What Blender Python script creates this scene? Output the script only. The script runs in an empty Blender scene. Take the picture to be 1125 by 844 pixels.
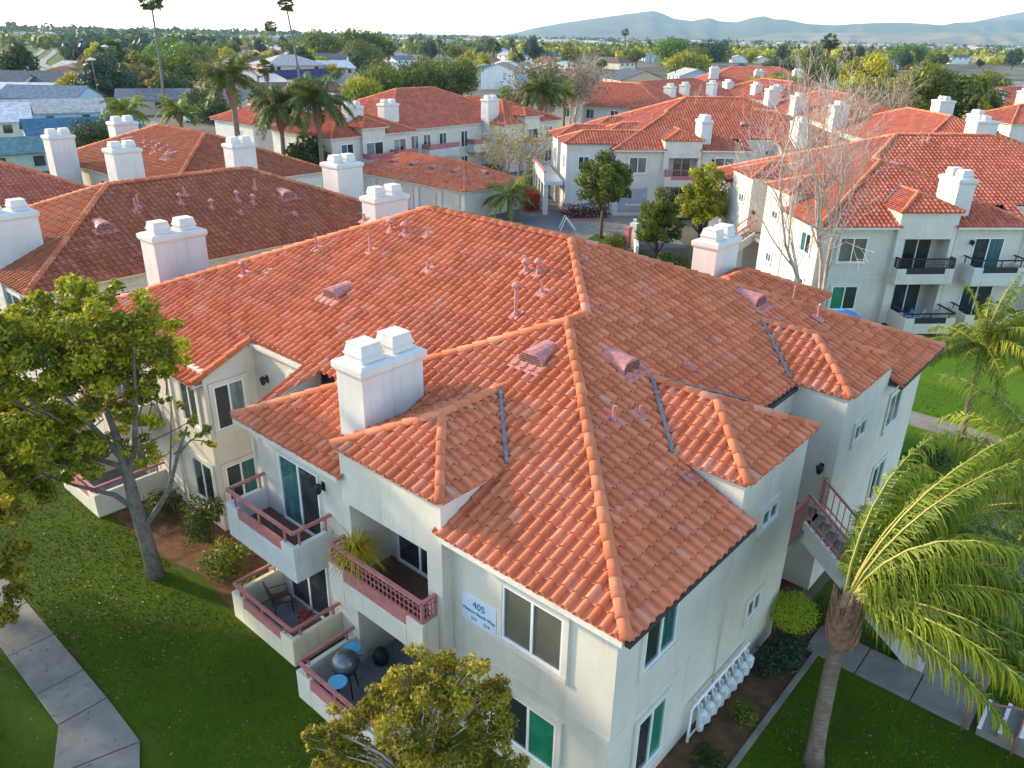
import bpy, bmesh, math, random
import numpy as np
from mathutils import Vector, Matrix
C = bpy.context.scene.collection
PI = math.pi
random.seed(11)
SC = bpy.context.scene
# ------------------------------------------------------------------ camera (drone, 15 m up)
CAM = np.array([-9.17301007, -5.27725327, 14.96994114])
FW = np.array([0.68860242, 0.59859835, -0.40927586])
RT = np.array([0.66174612, -0.74953226, 0.01713075])
UP = np.array([0.29651103, 0.28263298, 0.91224986])
FPX = 856.78
T = 0.418          # roof pitch
EZ = 5.55          # eave height
def G(x, y, z=0.0):
    """a point of the survey photograph -> the spot of the level z it shows"""
    d = FW + (x-562.5)/FPX*RT - (y-422)/FPX*UP
    return CAM + d*((z-CAM[2])/d[2])
def PXL(p):
    v = np.array(p, float)-CAM; w = v@FW
    return 562.5+FPX*(v@RT)/w, 422-FPX*(v@UP)/w, w
# ------------------------------------------------------------------ object helpers
def tag(o, label=None, cat=None, group=None, kind=None):
    if label: o['label'] = label
    if cat: o['category'] = cat
    if group: o['group'] = group
    if kind: o['kind'] = kind
    return o
def empty(name, loc=(0,0,0), rz=0.0, label=None, cat=None, group=None):
    o = bpy.data.objects.new(name, None); C.objects.link(o)
    o.location = loc; o.rotation_euler = (0,0,rz); o.empty_display_size = .3
    return tag(o, label, cat, group)
def mesh_obj(name, verts, faces, mat, parent=None, uvs=None, smooth=False):
    me = bpy.data.meshes.new(name)
    me.from_pydata(verts, [], faces)
    if uvs is not None:
        l = me.uv_layers.new(name='UVMap')
        l.data.foreach_set('uv', np.asarray(uvs, dtype=np.float32).ravel())
    if mat: me.materials.append(mat)
    if smooth: me.shade_smooth()
    me.update()
    o = bpy.data.objects.new(name, me); C.objects.link(o)
    if parent: o.parent = parent
    return o
def quads_obj(name, V, nq, mat, parent=None, uv=None, k=4, smooth=False):
    """fast mesh of nq separate k-gons; V is (nq*k,3)"""
    me = bpy.data.meshes.new(name)
    me.vertices.add(nq*k); me.vertices.foreach_set('co', np.asarray(V, np.float32).ravel())
    me.loops.add(nq*k); me.loops.foreach_set('vertex_index', np.arange(nq*k, dtype=np.int32))
    me.polygons.add(nq)
    me.polygons.foreach_set('loop_start', np.arange(0, nq*k, k, dtype=np.int32))
    me.polygons.foreach_set('loop_total', np.full(nq, k, dtype=np.int32))
    if uv is not None:
        l = me.uv_layers.new(name='UVMap'); l.data.foreach_set('uv', np.asarray(uv, np.float32).ravel())
    me.update(calc_edges=True); me.validate()
    me.materials.append(mat)
    if smooth: me.shade_smooth()
    o = bpy.data.objects.new(name, me); C.objects.link(o)
    if parent: o.parent = parent
    return o
class MB:
    def __init__(s, flip=False): s.V=[]; s.F=[]; s.U=[]; s.uv=False; s.flip=flip
    def add(s, vs, fs, us=None):
        b=len(s.V); s.V += [tuple(float(c) for c in v) for v in vs]; s.F += [[b+i for i in f] for f in fs]
        if us is not None: s.U += us; s.uv=True
        return s
    def box(s, x0,x1,y0,y1,z0,z1):
        if x0>x1: x0,x1=x1,x0
        if y0>y1: y0,y1=y1,y0
        if z0>z1: z0,z1=z1,z0
        v=[(x0,y0,z0),(x1,y0,z0),(x1,y1,z0),(x0,y1,z0),(x0,y0,z1),(x1,y0,z1),(x1,y1,z1),(x0,y1,z1)]
        return s.add(v,[(0,3,2,1),(4,5,6,7),(0,1,5,4),(1,2,6,5),(2,3,7,6),(3,0,4,7)])
    def frustum(s, x0,x1,y0,y1,z0,z1,i):
        v=[(x0,y0,z0),(x1,y0,z0),(x1,y1,z0),(x0,y1,z0),(x0+i,y0+i,z1),(x1-i,y0+i,z1),(x1-i,y1-i,z1),(x0+i,y1-i,z1)]
        return s.add(v,[(0,3,2,1),(4,5,6,7),(0,1,5,4),(1,2,6,5),(2,3,7,6),(3,0,4,7)])
    def prism(s, poly, z0, z1):
        n=len(poly); v=[(p[0],p[1],z0) for p in poly]+[(p[0],p[1],z1) for p in poly]
        f=[tuple(reversed(range(n))), tuple(range(n,2*n))]+[(i,(i+1)%n,n+(i+1)%n,n+i) for i in range(n)]
        return s.add(v,f)
    def slab(s, pts, th):            # any planar polygon in 3D, thickened downwards
        n=len(pts); v=[tuple(p) for p in pts]+[(p[0],p[1],p[2]-th) for p in pts]
        f=[tuple(range(n)),tuple(reversed(range(n,2*n)))]+[((i+1)%n,i,n+i,n+(i+1)%n) for i in range(n)]
        return s.add(v,f)
    def tube(s, pts, rad, n=6, cap=True):
        P=[Vector(p) for p in pts]; m=len(P)
        if not hasattr(rad,'__len__'): rad=[rad]*m
        vs=[]; ref=None
        for i in range(m):
            t=(P[min(i+1,m-1)]-P[max(i-1,0)])
            if t.length<1e-9: t=Vector((0,0,1))
            t.normalize()
            if ref is None:
                ref=Vector((0,0,1)) if abs(t.z)<.9 else Vector((1,0,0))
            a=(ref-t*ref.dot(t))
            if a.length<1e-6: a=Vector((1,0,0))-t*t.x
            a.normalize(); ref=a; b=t.cross(a)
            for k in range(n):
                g=2*PI*k/n; vs.append(P[i]+(a*math.cos(g)+b*math.sin(g))*rad[i])
        f=[(i*n+k,i*n+(k+1)%n,(i+1)*n+(k+1)%n,(i+1)*n+k) for i in range(m-1) for k in range(n)]
        if cap: f += [tuple(reversed(range(n))), tuple((m-1)*n+k for k in range(n))]
        return s.add(vs,f)
    def bar(s, p, q, w=.05, h=None):
        """square bar from p to q"""
        h=h or w; p=Vector(p); q=Vector(q); t=(q-p).normalized()
        up=Vector((0,0,1)) if abs(t.z)<.95 else Vector((1,0,0))
        a=t.cross(up).normalized()*w/2; b=a.cross(t).normalized()*h/2
        v=[p-a-b,p+a-b,p+a+b,p-a+b,q-a-b,q+a-b,q+a+b,q-a+b]
        return s.add(v,[(0,1,2,3),(7,6,5,4),(4,5,1,0),(5,6,2,1),(6,7,3,2),(7,4,0,3)])
    def lathe(s, c, prof, n=16):
        vs=[(c[0]+r*math.cos(2*PI*k/n),c[1]+r*math.sin(2*PI*k/n),c[2]+z) for r,z in prof for k in range(n)]
        m=len(prof)
        f=[(i*n+k,i*n+(k+1)%n,(i+1)*n+(k+1)%n,(i+1)*n+k) for i in range(m-1) for k in range(n)]
        f += [tuple(reversed(range(n))), tuple((m-1)*n+k for k in range(n))]
        return s.add(vs,f)
    def wb(s, side, base, u0,u1,z0,z1,d0,d1):
        """box on a wall: side = outward direction, u along the wall, d outward"""
        if side=='W': return s.box(base-d1,base-d0,u0,u1,z0,z1)
        if side=='E': return s.box(base+d0,base+d1,u0,u1,z0,z1)
        if side=='S': return s.box(u0,u1,base-d1,base-d0,z0,z1)
        return s.box(u0,u1,base+d0,base+d1,z0,z1)
    def build(s, name, mat, parent=None, smooth=False):
        V=s.V; F=s.F; U=s.U if s.uv else None
        if s.flip:
            V=[(x,-y,z) for x,y,z in V]
            if U:
                out=[]; i=0
                for f in F: out += list(reversed(U[i:i+len(f)])); i+=len(f)
                U=out
            F=[list(reversed(f)) for f in F]
        return mesh_obj(name,V,F,mat,parent,U,smooth)
def bevel(o, w=.01, seg=2):
    m=o.modifiers.new('bev','BEVEL'); m.width=w; m.segments=seg; m.limit_method='ANGLE'; m.angle_limit=.6
    return o
# ------------------------------------------------------------------ materials
class NT:
    def __init__(s, name):
        s.m=bpy.data.materials.new(name); s.m.use_nodes=True; s.t=s.m.node_tree
        s.b=s.t.nodes['Principled BSDF']; s.out=s.t.nodes['Material Output']
    def n(s, typ, **kw):
        x=s.t.nodes.new(typ)
        for k,v in kw.items(): setattr(x,k,v)
        return x
    def l(s, a, b): s.t.links.new(a,b)
    def math(s, op, a, b=None):
        x=s.n('ShaderNodeMath', operation=op)
        for i,v in enumerate((a,b)):
            if v is None: continue
            if hasattr(v,'links') or hasattr(v,'is_linked'): s.l(v,x.inputs[i])
            else: x.inputs[i].default_value=v
        return x.outputs[0]
    def noise(s, scale, detail=4, rough=.55, vec=None, stretch=None):
        x=s.n('ShaderNodeTexNoise'); x.inputs['Scale'].default_value=scale
        x.inputs['Detail'].default_value=detail; x.inputs['Roughness'].default_value=rough
        if vec is None:
            g=s.n('ShaderNodeNewGeometry'); vec=g.outputs['Position']
        if stretch:
            mp=s.n('ShaderNodeMapping'); mp.inputs['Scale'].default_value=stretch
            s.l(vec,mp.inputs['Vector']); vec=mp.outputs['Vector']
        s.l(vec,x.inputs['Vector'])
        return x.outputs['Fac']
    def ramp(s, fac, stops, interp='LINEAR'):
        x=s.n('ShaderNodeValToRGB'); r=x.color_ramp; r.interpolation=interp
        while len(r.elements)<len(stops): r.elements.new(.5)
        for e,(p,c) in zip(r.elements,stops):
            e.position=p; e.color=(c[0],c[1],c[2],1) if hasattr(c,'__len__') else (c,c,c,1)
        s.l(fac,x.inputs['Fac']); return x.outputs['Color']
    def mix(s, fac, a, b, mode='MIX'):
        x=s.n('ShaderNodeMix', data_type='RGBA', blend_type=mode)
        for sock,v in ((x.inputs['Factor'],fac),(x.inputs['A'],a),(x.inputs['B'],b)):
            if hasattr(v,'is_linked'): s.l(v,sock)
            elif hasattr(v,'__len__'): sock.default_value=(v[0],v[1],v[2],1)
            elif sock.type=='RGBA': sock.default_value=(v,v,v,1)
            else: sock.default_value=v
        return x.outputs['Result']
    def col(s, c):
        if hasattr(c,'is_linked'): s.l(c,s.b.inputs['Base Color'])
        else: s.b.inputs['Base Color'].default_value=(*c,1)
        return s
    def rough(s, r, spec=None):
        if hasattr(r,'is_linked'): s.l(r,s.b.inputs['Roughness'])
        else: s.b.inputs['Roughness'].default_value=r
        if spec is not None: s.b.inputs['Specular IOR Level'].default_value=spec
        return s
    def bump(s, h, strength=.3, dist=.02):
        x=s.n('ShaderNodeBump'); x.inputs['Strength'].default_value=strength; x.inputs['Distance'].default_value=dist
        s.l(h,x.inputs['Height']); s.l(x.outputs['Normal'],s.b.inputs['Normal']); return s
def mixc(a,b,t): return tuple(a[i]*(1-t)+b[i]*t for i in range(3))
def simple(name, c, rough=.7, var=.25, scale=6., bump=.15, metal=0, spec=.4, bs=None):
    k=NT(name); f=k.noise(scale,5)
    k.col(k.ramp(f,[(.3,tuple(x*(1-var) for x in c)),(.7,tuple(min(1,x*(1+var*.6)) for x in c))])).rough(rough,spec)
    if bump: k.bump(k.noise(bs or scale*8,3),bump,.01)
    k.b.inputs['Metallic'].default_value=metal
    return k.m
def tile_mat(name, tint=(1,1,1), seed=0.0):
    k=NT(name); uv=k.n('ShaderNodeUVMap'); fl=k.n('ShaderNodeVectorMath',operation='FLOOR'); k.l(uv.outputs['UV'],fl.inputs[0])
    ad=k.n('ShaderNodeVectorMath',operation='ADD'); k.l(fl.outputs['Vector'],ad.inputs[0]); ad.inputs[1].default_value=(seed,seed*2,0)
    w=k.n('ShaderNodeTexWhiteNoise',noise_dimensions='2D'); k.l(ad.outputs['Vector'],w.inputs['Vector'])
    q=lambda c: tuple(c[i]*tint[i] for i in range(3))
    c=k.ramp(w.outputs['Value'],[(0,q((.49,.130,.055))),(.3,q((.58,.166,.074))),(.6,q((.65,.196,.092))),(.90,q((.68,.222,.115))),(.985,q((.66,.255,.15))),(1,q((.60,.30,.21)))])
    big=k.noise(.5,5); c=k.mix(k.ramp(big,[(.35,.38),(.62,0)]),c,q((.38,.14,.075)))
    fine=k.noise(9,6,.65); c=k.mix(k.ramp(fine,[(.50,0),(.72,.48)]),c,q((.28,.105,.06)))
    sp=k.noise(38,3); c=k.mix(k.ramp(sp,[(.62,0),(.72,.35)]),c,(.56,.30,.18))
    k.col(c).rough(.85,.12).bump(k.noise(60,4),.25,.008)
    return k.m
M={}
def stucco(name, c):
    k=NT(name); f=k.noise(1.1,5); col=k.ramp(f,[(.3,tuple(x*.86 for x in c)),(.7,c)])
    st=k.noise(1.5,6,.6,None,(3.2,3.2,.22)); col=k.mix(k.ramp(st,[(.53,0),(.8,.42)]),col,(c[0]*.62,c[1]*.58,c[2]*.50))
    k.col(col).rough(.9,.15).bump(k.noise(55,4,.6),.32,.012); return k.m
M['tile']=tile_mat('roof_tile')
M['tile_b']=tile_mat('roof_tile_aged',(.60,.60,.62),7)
M['tile_c']=tile_mat('roof_tile_red',(.84,.78,.95),3)
M['cap']=tile_mat('ridge_tile',(1.0,1.03,1.05),5)
M['cap_b']=tile_mat('ridge_tile_aged',(.9,.95,.98),9)
M['stucco']=stucco('stucco_cream',(.67,.62,.525))
M['stucco_w']=stucco('stucco_white',(.64,.62,.575))
M['stucco_y']=stucco('stucco_yellow',(.74,.66,.47))
M['trim']=stucco('trim_stucco',(.69,.65,.565))
M['white']=simple('white_vinyl',(.82,.82,.80),.35,.08,3,0)
M['pink']=simple('pink_paint',(.46,.165,.15),.55,.2,5,.12)
M['pinkmetal']=simple('pink_flashing',(.46,.185,.165),.6,.4,9,.15)
M['black']=simple('black_iron',(.02,.02,.022),.5,.2,5,.05)
M['lead']=simple('valley_flashing',(.17,.165,.165),.6,.5,7,.1,.0)
M['gutter']=simple('dark_gutter',(.05,.045,.042),.5,.3,6,.05)
M['dark']=simple('room_interior',(.035,.030,.028),.9,.3,3,0)
M['deck']=simple('deck_brown',(.14,.070,.045),.85,.3,9,.2)
M['patio']=simple('patio_slab',(.20,.21,.22),.8,.25,3,.1)
def glass(name, c, rough=.07, stripes=0, cc=None, folds=0):
    k=NT(name); f=k.noise(2.2,3); col=k.ramp(f,[(.35,tuple(x*.6 for x in c)),(.7,c)])
    if folds: fo=k.noise(4.5,3,.6,None,(3,3,.12)); col=k.mix(k.ramp(fo,[(.38,.8),(.6,0)]),col,tuple(x*.35 for x in c))
    if stripes:
        g=k.n('ShaderNodeNewGeometry'); sp=k.n('ShaderNodeSeparateXYZ'); k.l(g.outputs['Position'],sp.inputs[0])
        z=k.math('FRACT',k.math('MULTIPLY',sp.outputs['Z'],stripes)); col=k.mix(k.ramp(z,[(.45,0),(.55,1)]),col,cc)
    k.col(col).rough(rough,.6); k.b.inputs['Coat Weight'].default_value=.5; k.b.inputs['Coat Roughness'].default_value=.05
    return k.m
M['glass']=glass('glass_dark',(.035,.045,.05))
M['glass_curtain']=glass('glass_curtained',(.25,.33,.34),.12,folds=1)
M['glass_teal']=glass('glass_teal',(.06,.20,.21),.1,folds=1)
M['glass_green']=glass('glass_green_screen',(.02,.24,.14),.25)
M['glass_blind']=glass('glass_with_blinds',(.04,.045,.04),.1,26,(.22,.21,.16))
def leaf_mat(name, lo, hi, yel=None, tr=.35):
    k=NT(name); uv=k.n('ShaderNodeUVMap'); s=k.n('ShaderNodeSeparateXYZ'); k.l(uv.outputs['UV'],s.inputs[0])
    st=[(0,lo),(.55,mixc(lo,hi,.55)),(.85,hi)]+([(1,yel)] if yel else [])
    c=k.ramp(s.outputs['X'],st)
    k.col(c).rough(.55,.35)
    tl=k.n('ShaderNodeBsdfTranslucent'); k.l(k.mix(.5,c,hi),tl.inputs['Color'])
    mx=k.n('ShaderNodeMixShader'); mx.inputs[0].default_value=tr
    k.l(k.b.outputs[0],mx.inputs[1]); k.l(tl.outputs[0],mx.inputs[2]); k.l(mx.outputs[0],k.out.inputs['Surface'])
    return k.m
M['leaf_olive']=leaf_mat('leaves_olive',(.055,.085,.006),(.46,.45,.020),(.66,.52,.03))
M['leaf_gold']=leaf_mat('leaves_gold',(.08,.085,.010),(.46,.38,.024),(.62,.42,.03))
M['leaf_green']=leaf_mat('leaves_green',(.035,.065,.007),(.19,.23,.018),(.34,.33,.03))
M['leaf_dark']=leaf_mat('leaves_dark',(.02,.042,.008),(.075,.12,.018),(.14,.17,.03))
M['leaf_bright']=leaf_mat('leaves_bright',(.04,.10,.010),(.15,.28,.02),(.22,.30,.04))
M['leaf_ball']=leaf_mat('leaves_clipped_ball',(.20,.27,.008),(.46,.56,.02),(.56,.55,.03))
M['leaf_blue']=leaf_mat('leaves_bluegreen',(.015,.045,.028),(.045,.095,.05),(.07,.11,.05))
M['leaf_red']=leaf_mat('leaves_red',(.16,.014,.008),(.55,.07,.015),(.62,.14,.03))
M['leaf_maroon']=leaf_mat('leaves_maroon',(.05,.008,.010),(.14,.02,.02),(.2,.05,.03))
M['leaf_twig']=leaf_mat('leaves_sparse_tan',(.10,.085,.030),(.26,.20,.06),(.34,.26,.06))
M['palm']=leaf_mat('palm_fronds',(.04,.080,.008),(.30,.37,.022),(.54,.48,.04))
M['palm_dk']=leaf_mat('palm_fronds_dark',(.025,.055,.010),(.14,.19,.028),(.30,.27,.04))
M['palm_dry']=leaf_mat('palm_skirt_dry',(.10,.07,.035),(.26,.17,.08),(.36,.22,.07),.15)
M['spiky']=leaf_mat('spiky_leaves',(.30,.25,.02),(.72,.55,.03),(.80,.50,.04))
M['bark']=simple('bark_grey',(.17,.15,.13),.9,.4,7,.6,bs=22)
M['bark_pale']=simple('bark_pale',(.46,.38,.32),.85,.35,5,.4,bs=18)
M['bark_brown']=simple('bark_brown',(.12,.075,.05),.9,.4,8,.5,bs=22)
k=NT('palm_bark'); g=k.n('ShaderNodeNewGeometry'); sp=k.n('ShaderNodeSeparateXYZ'); k.l(g.outputs['Position'],sp.inputs[0])
zz=k.math('FRACT',k.math('ADD',k.math('MULTIPLY',sp.outputs['Z'],9.),k.math('MULTIPLY',k.noise(3,3),1.2)))
k.col(k.mix(k.ramp(zz,[(.0,.9),(.2,0)]),k.ramp(k.noise(6,5),[(.3,(.15,.105,.075)),(.7,(.27,.21,.165))]),(.12,.085,.06))).rough(.9,.2).bump(zz,.5,.03); M['bark_palm']=k.m
# ground materials
k=NT('turf'); f=k.noise(.35,4); f2=k.noise(7,5,.7); f3=k.noise(60,3)
c=k.mix(f2,k.ramp(f,[(.3,(.052,.10,.002)),(.7,(.10,.175,.003))]),(.03,.05,.002)); c=k.mix(k.ramp(f3,[(.5,0),(.8,.5)]),c,(.095,.15,.004))
c=k.mix(k.ramp(k.noise(.9,4),[(.60,0),(.74,.55)]),c,(.12,.11,.03))
k.col(c).rough(.9,.15).bump(f3,.9,.05); M['turf']=k.m
k=NT('turf_sunlit'); f=k.noise(.35,4); k.col(k.mix(k.ramp(k.noise(7,5,.7),[(.4,0),(.7,.6)]),k.ramp(f,[(.3,(.075,.17,.008)),(.7,(.12,.22,.012))]),(.06,.12,.01))).rough(.9,.15).bump(k.noise(60,3),.9,.05); M['turf_sun']=k.m  # rear lawn turf: its sunlight is put into this brighter, greener colour
k=NT('soil'); f=k.noise(2.5,6,.65)
k.col(k.ramp(f,[(.3,(.075,.040,.024)),(.55,(.16,.085,.045)),(.75,(.23,.125,.06))])).rough(.95,.1).bump(k.noise(18,5),.8,.06); M['soil']=k.m
k=NT('concrete'); f=k.noise(1.2,6,.6); c=k.ramp(f,[(.3,(.165,.15,.125)),(.7,(.27,.25,.215))])
c=k.mix(k.ramp(k.noise(3.5,5,.6),[(.58,0),(.76,.5)]),c,(.13,.10,.075)); k.col(c).rough(.88,.2).bump(k.noise(40,4),.15,.01); M['concrete']=k.m
k=NT('asphalt'); f=k.noise(.25,6,.6); k.col(k.ramp(f,[(.3,(.10,.10,.105)),(.7,(.17,.168,.165))])).rough(.9,.2).bump(k.noise(30,3),.1,.01); M['asphalt']=k.m
k=NT('town_ground'); f=k.noise(.018,6,.65); f2=k.noise(.11,4)
c=k.ramp(f,[(.34,(.040,.060,.02)),(.46,(.11,.10,.06)),(.54,(.17,.155,.13)),(.62,(.09,.10,.04)),(.72,(.045,.07,.022))])
c=k.mix(k.ramp(f2,[(.4,0),(.62,.45)]),c,(.12,.115,.08)); k.col(c).rough(.95,.1); M['town']=k.m
HAZE=.00007; SUN_EL=21.0; SKY=.15; SUN=2.0; SUN_ANG=3.0; EXPO=1.85
# ------------------------------------------------------------------ tiled roofs
PU={7:([0,.06,.16,.30,.44,.55,.61,.80],[0,.044,.074,.086,.074,.044,0,-.004]),
    4:([0,.16,.52,.70],[0,.074,.074,-.004]), 3:([0,.33,.68],[0,.08,-.004])}
RRNG=np.random.default_rng(5)
def tiles(mb, poly, o, e, d, z0, slope=T, seg=7, p=.272, E=.345, uvo=0):
    """barrel tiles over a convex plan polygon: e along the eave, d up the slope, z0 at the eave line through o"""
    poly=[np.array(q,float) for q in poly]; o=np.array(o,float); e=np.array(e,float); d=np.array(d,float)
    ar=sum(poly[i][0]*poly[(i+1)%len(poly)][1]-poly[(i+1)%len(poly)][0]*poly[i][1] for i in range(len(poly)))
    if ar<0: poly=poly[::-1]
    A=[(q-o)@e for q in poly]; S=[(q-o)@d for q in poly]
    Es=E/math.sqrt(1+slope*slope); us,hs=PU[seg]; n=len(us)
    i0,i1=math.floor(min(A)/p),math.ceil(max(A)/p); smin=min(S); j0=max(0,math.floor(smin/Es)); j1=math.ceil(max(S)/Es)
    ni,nj=i1-i0,j1-j0
    if ni<1 or nj<1: return
    cols=np.array([(i0+i+u)*p for i in range(ni) for u in us]+[i1*p]); rib=np.array([i for i in range(ni) for u in us]+[ni-1])
    ch=np.array(hs*ni+[hs[0]])
    rows=[];hts=[];ss=[]
    jit=RRNG.normal(0,.008,(nj,ni)); lif=RRNG.uniform(.026,.037,(nj,ni))
    for j in range(nj):
        s0=(j0+j)*Es
        if j==0: ss.append(np.full(len(cols),s0-.05)); hts.append(ch*0-.03)
        ss.append(np.full(len(cols),s0-.095)+jit[j][rib]); hts.append(ch*1.05+lif[j][rib])
        ss.append(np.full(len(cols),s0+Es-.05+.004)); hts.append(ch*.93)
    ss=np.array(ss);hts=np.array(hts); nr,nc=ss.shape
    X=o[0]+e[0]*cols[None,:]+d[0]*ss; Y=o[1]+e[1]*cols[None,:]+d[1]*ss; Z=z0+slope*ss+hts
    V=np.stack([X,Y,Z],-1)
    # keep the faces near the polygon
    idx=np.arange(nr*nc).reshape(nr,nc); f=np.stack([idx[:-1,:-1],idx[:-1,1:],idx[1:,1:],idx[1:,:-1]],-1).reshape(-1,4)
    jj=np.array([0]+[j for j in range(nj) for _ in (0,1)])[:nr-1]; ii=rib[:-1]
    UVc=np.stack(np.meshgrid(jj,ii,indexing='ij'),-1).reshape(-1,2)[:,::-1]+.5+uvo
    Vf=V.reshape(-1,3); keep=np.ones(len(f),bool); cen=Vf[f].mean(1)[:,:2]; cut=np.zeros(len(f),bool)
    edges=[]
    for a in range(len(poly)):
        q,r=poly[a],poly[(a+1)%len(poly)]; t_=r-q; L=np.linalg.norm(t_)
        if L<1e-6: continue
        if abs((q-o)@d)<1e-3 and abs((r-o)@d)<1e-3: continue      # the eave itself is not cut
        nrm=np.array([t_[1],-t_[0]])/L; edges.append((q,nrm)); dist=(cen-q)@nrm
        keep &= dist<.35; cut |= dist>-.35
    ii_=np.where(keep&~cut)[0]; ic=np.where(keep&cut)[0]
    def emit(fs,uvs):
        u,inv=np.unique(fs.ravel(),return_inverse=True); inv=inv.reshape(fs.shape)
        us_=[]
        for k_ in range(len(fs)): us_ += [tuple(uvs[k_])]*4
        mb.add(Vf[u].tolist(), inv.tolist(), us_)
    if len(ii_): emit(f[ii_],UVc[ii_])
    if len(ic):
        bm=bmesh.new(); uvl=bm.loops.layers.uv.new('UVMap'); u,inv=np.unique(f[ic].ravel(),return_inverse=True); inv=inv.reshape(-1,4)
        bv=[bm.verts.new(Vf[k_]) for k_ in u]
        for fc,uvv in zip(inv,UVc[ic]):
            try: F_=bm.faces.new([bv[k_] for k_ in fc])
            except ValueError: continue
            for lp in F_.loops: lp[uvl].uv=uvv
        for q,nrm in edges:
            bmesh.ops.bisect_plane(bm,geom=bm.verts[:]+bm.edges[:]+bm.faces[:],plane_co=(q[0],q[1],0),plane_no=(nrm[0],nrm[1],0),clear_outer=True,dist=1e-5)
        bm.verts.index_update()
        vs=[v.co[:] for v in bm.verts]; fs=[[v.index for v in F_.verts] for F_ in bm.faces]; us_=[lp[uvl].uv[:] for F_ in bm.faces for lp in F_.loops]
        if fs: mb.add(vs,fs,us_)
        bm.free()
def caps(mb, lo, hi, r=.14, step=.41, n=7, lift=.045):
    """row of overlapping barrel caps from the low end to the high end of a hip or ridge"""
    p=Vector(lo); q=Vector(hi); t=q-p; L=t.length; t.normalize(); m=max(1,int(L/step))
    st=L/m; side=t.cross(Vector((0,0,1))).normalized(); up=side.cross(t).normalized()
    rnd=random.Random(int(L*977))
    for i in range(m):
        a=p+t*(i*st-.03)+up*(lift+rnd.uniform(-.004,.012)); b=p+t*((i+1)*st+.05)+up*(lift-.02); vs=[]
        w=rnd.uniform(-.012,.012)
        for c,rr in ((a,r*1.02),(b,r*.84)):
            for k_ in range(n):
                g=PI*(-.08+1.16*k_/(n-1)); vs.append(c+side*(math.cos(g)*rr+w)+up*(math.sin(g)*rr*.85))
        fs=[(k_,k_+1,n+k_+1,n+k_) for k_ in range(n-1)]+[tuple(range(n))[::-1]]
        uv=(i+.5+int(abs(p.x)*7),int(abs(p.y)*5)+.5); mb.add(vs,fs,[uv]*sum(len(f) for f in fs))
def cap_part(root, pairs, mat, flip=False, r=.135, n=7, parent=None, step=.41):
    for lo,hi in pairs:
        m=MB(flip); caps(m,lo,hi,r,step,n); m.build('ridge_cap',mat,parent or root,True)
def hip_planes(mb, x0,y0,x1,y1,z,slope=T,seg=4,p=.272,E=.345,uvo=0,faces='WSEN'):
    w,l=x1-x0,y1-y0; h=min(w,l)/2
    if w>=l: r0,r1=(x0+h,y0+h),(x1-h,y0+h)
    else: r0,r1=(x0+h,y0+h),(x0+h,y1-h)
    P={}
    if w>=l:
        P['S']=[(x0,y0),(x1,y0),r1,r0]; P['N']=[(x1,y1),(x0,y1),r0,r1]; P['W']=[(x0,y1),(x0,y0),r0]; P['E']=[(x1,y0),(x1,y1),r1]
    else:
        P['W']=[(x0,y1),(x0,y0),r0,r1]; P['E']=[(x1,y0),(x1,y1),r1,r0]; P['S']=[(x0,y0),(x1,y0),r0]; P['N']=[(x1,y1),(x0,y1),r1]
    D={'S':((x0,y0),(1,0),(0,1)),'N':((x1,y1),(-1,0),(0,-1)),'W':((x0,y1),(0,-1),(1,0)),'E':((x1,y0),(0,1),(-1,0))}
    for k_ in faces: tiles(mb,P[k_],*D[k_],z,slope,seg,p,E,uvo)
    zr=z+slope*h; R0=(*r0,zr); R1=(*r1,zr)
    if w>=l: hips=[((x0,y0,z),R0),((x0,y1,z),R0),((x1,y0,z),R1),((x1,y1,z),R1)]
    else: hips=[((x0,y0,z),R0),((x1,y0,z),R0),((x0,y1,z),R1),((x1,y1,z),R1)]
    if (Vector(R0)-Vector(R1)).length>.3: hips.append((R0,R1))
    return hips
# ------------------------------------------------------------------ building parts (all in the building's own axes)
def window(root, side, base, u0,u1,z0,z1, flip=False, g=('glass','glass_curtain'), trim=True, frame='white', name='window', mull=.5, tm='trim'):
    w=MB(flip)
    if trim:
        t_=.13
        w.wb(side,base,u0-t_,u1+t_,z1,z1+t_,0,.055).wb(side,base,u0-t_,u1+t_,z0-t_,z0,0,.075)
        w.wb(side,base,u0-t_,u0,z0,z1,0,.055).wb(side,base,u1,u1+t_,z0,z1,0,.055)
    else: w.wb(side,base,u0-.02,u1+.02,z0-.03,z0,0,.05)
    o=w.build(name,M[tm],root)
    f=MB(flip); a=.05; m=u0+(u1-u0)*mull
    f.wb(side,base,u0,u1,z1-a,z1-.002,.003,.045).wb(side,base,u0,u1,z0+.002,z0+a,.003,.045)
    f.wb(side,base,u0+.002,u0+a,z0+a,z1-a,.003,.045).wb(side,base,u1-a,u1-.002,z0+a,z1-a,.003,.045).wb(side,base,m-.03,m+.03,z0+a,z1-a,.003,.04)
    f.build('frame',M[frame],o)
    for (a0,a1),gm in zip(((u0+a,m-.03),(m+.03,u1-a)),g):
        MB(flip).wb(side,base,a0,a1,z0+a,z1-a,.004,.012).build('pane',M[gm],o)
    return o
def sliding_door(root, side, base, u0,u1,z0,z1, flip=False, g=('glass_curtain','glass')):
    return window(root,side,base,u0,u1,z0,z1,flip,g,False,'white','sliding_door')
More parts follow.
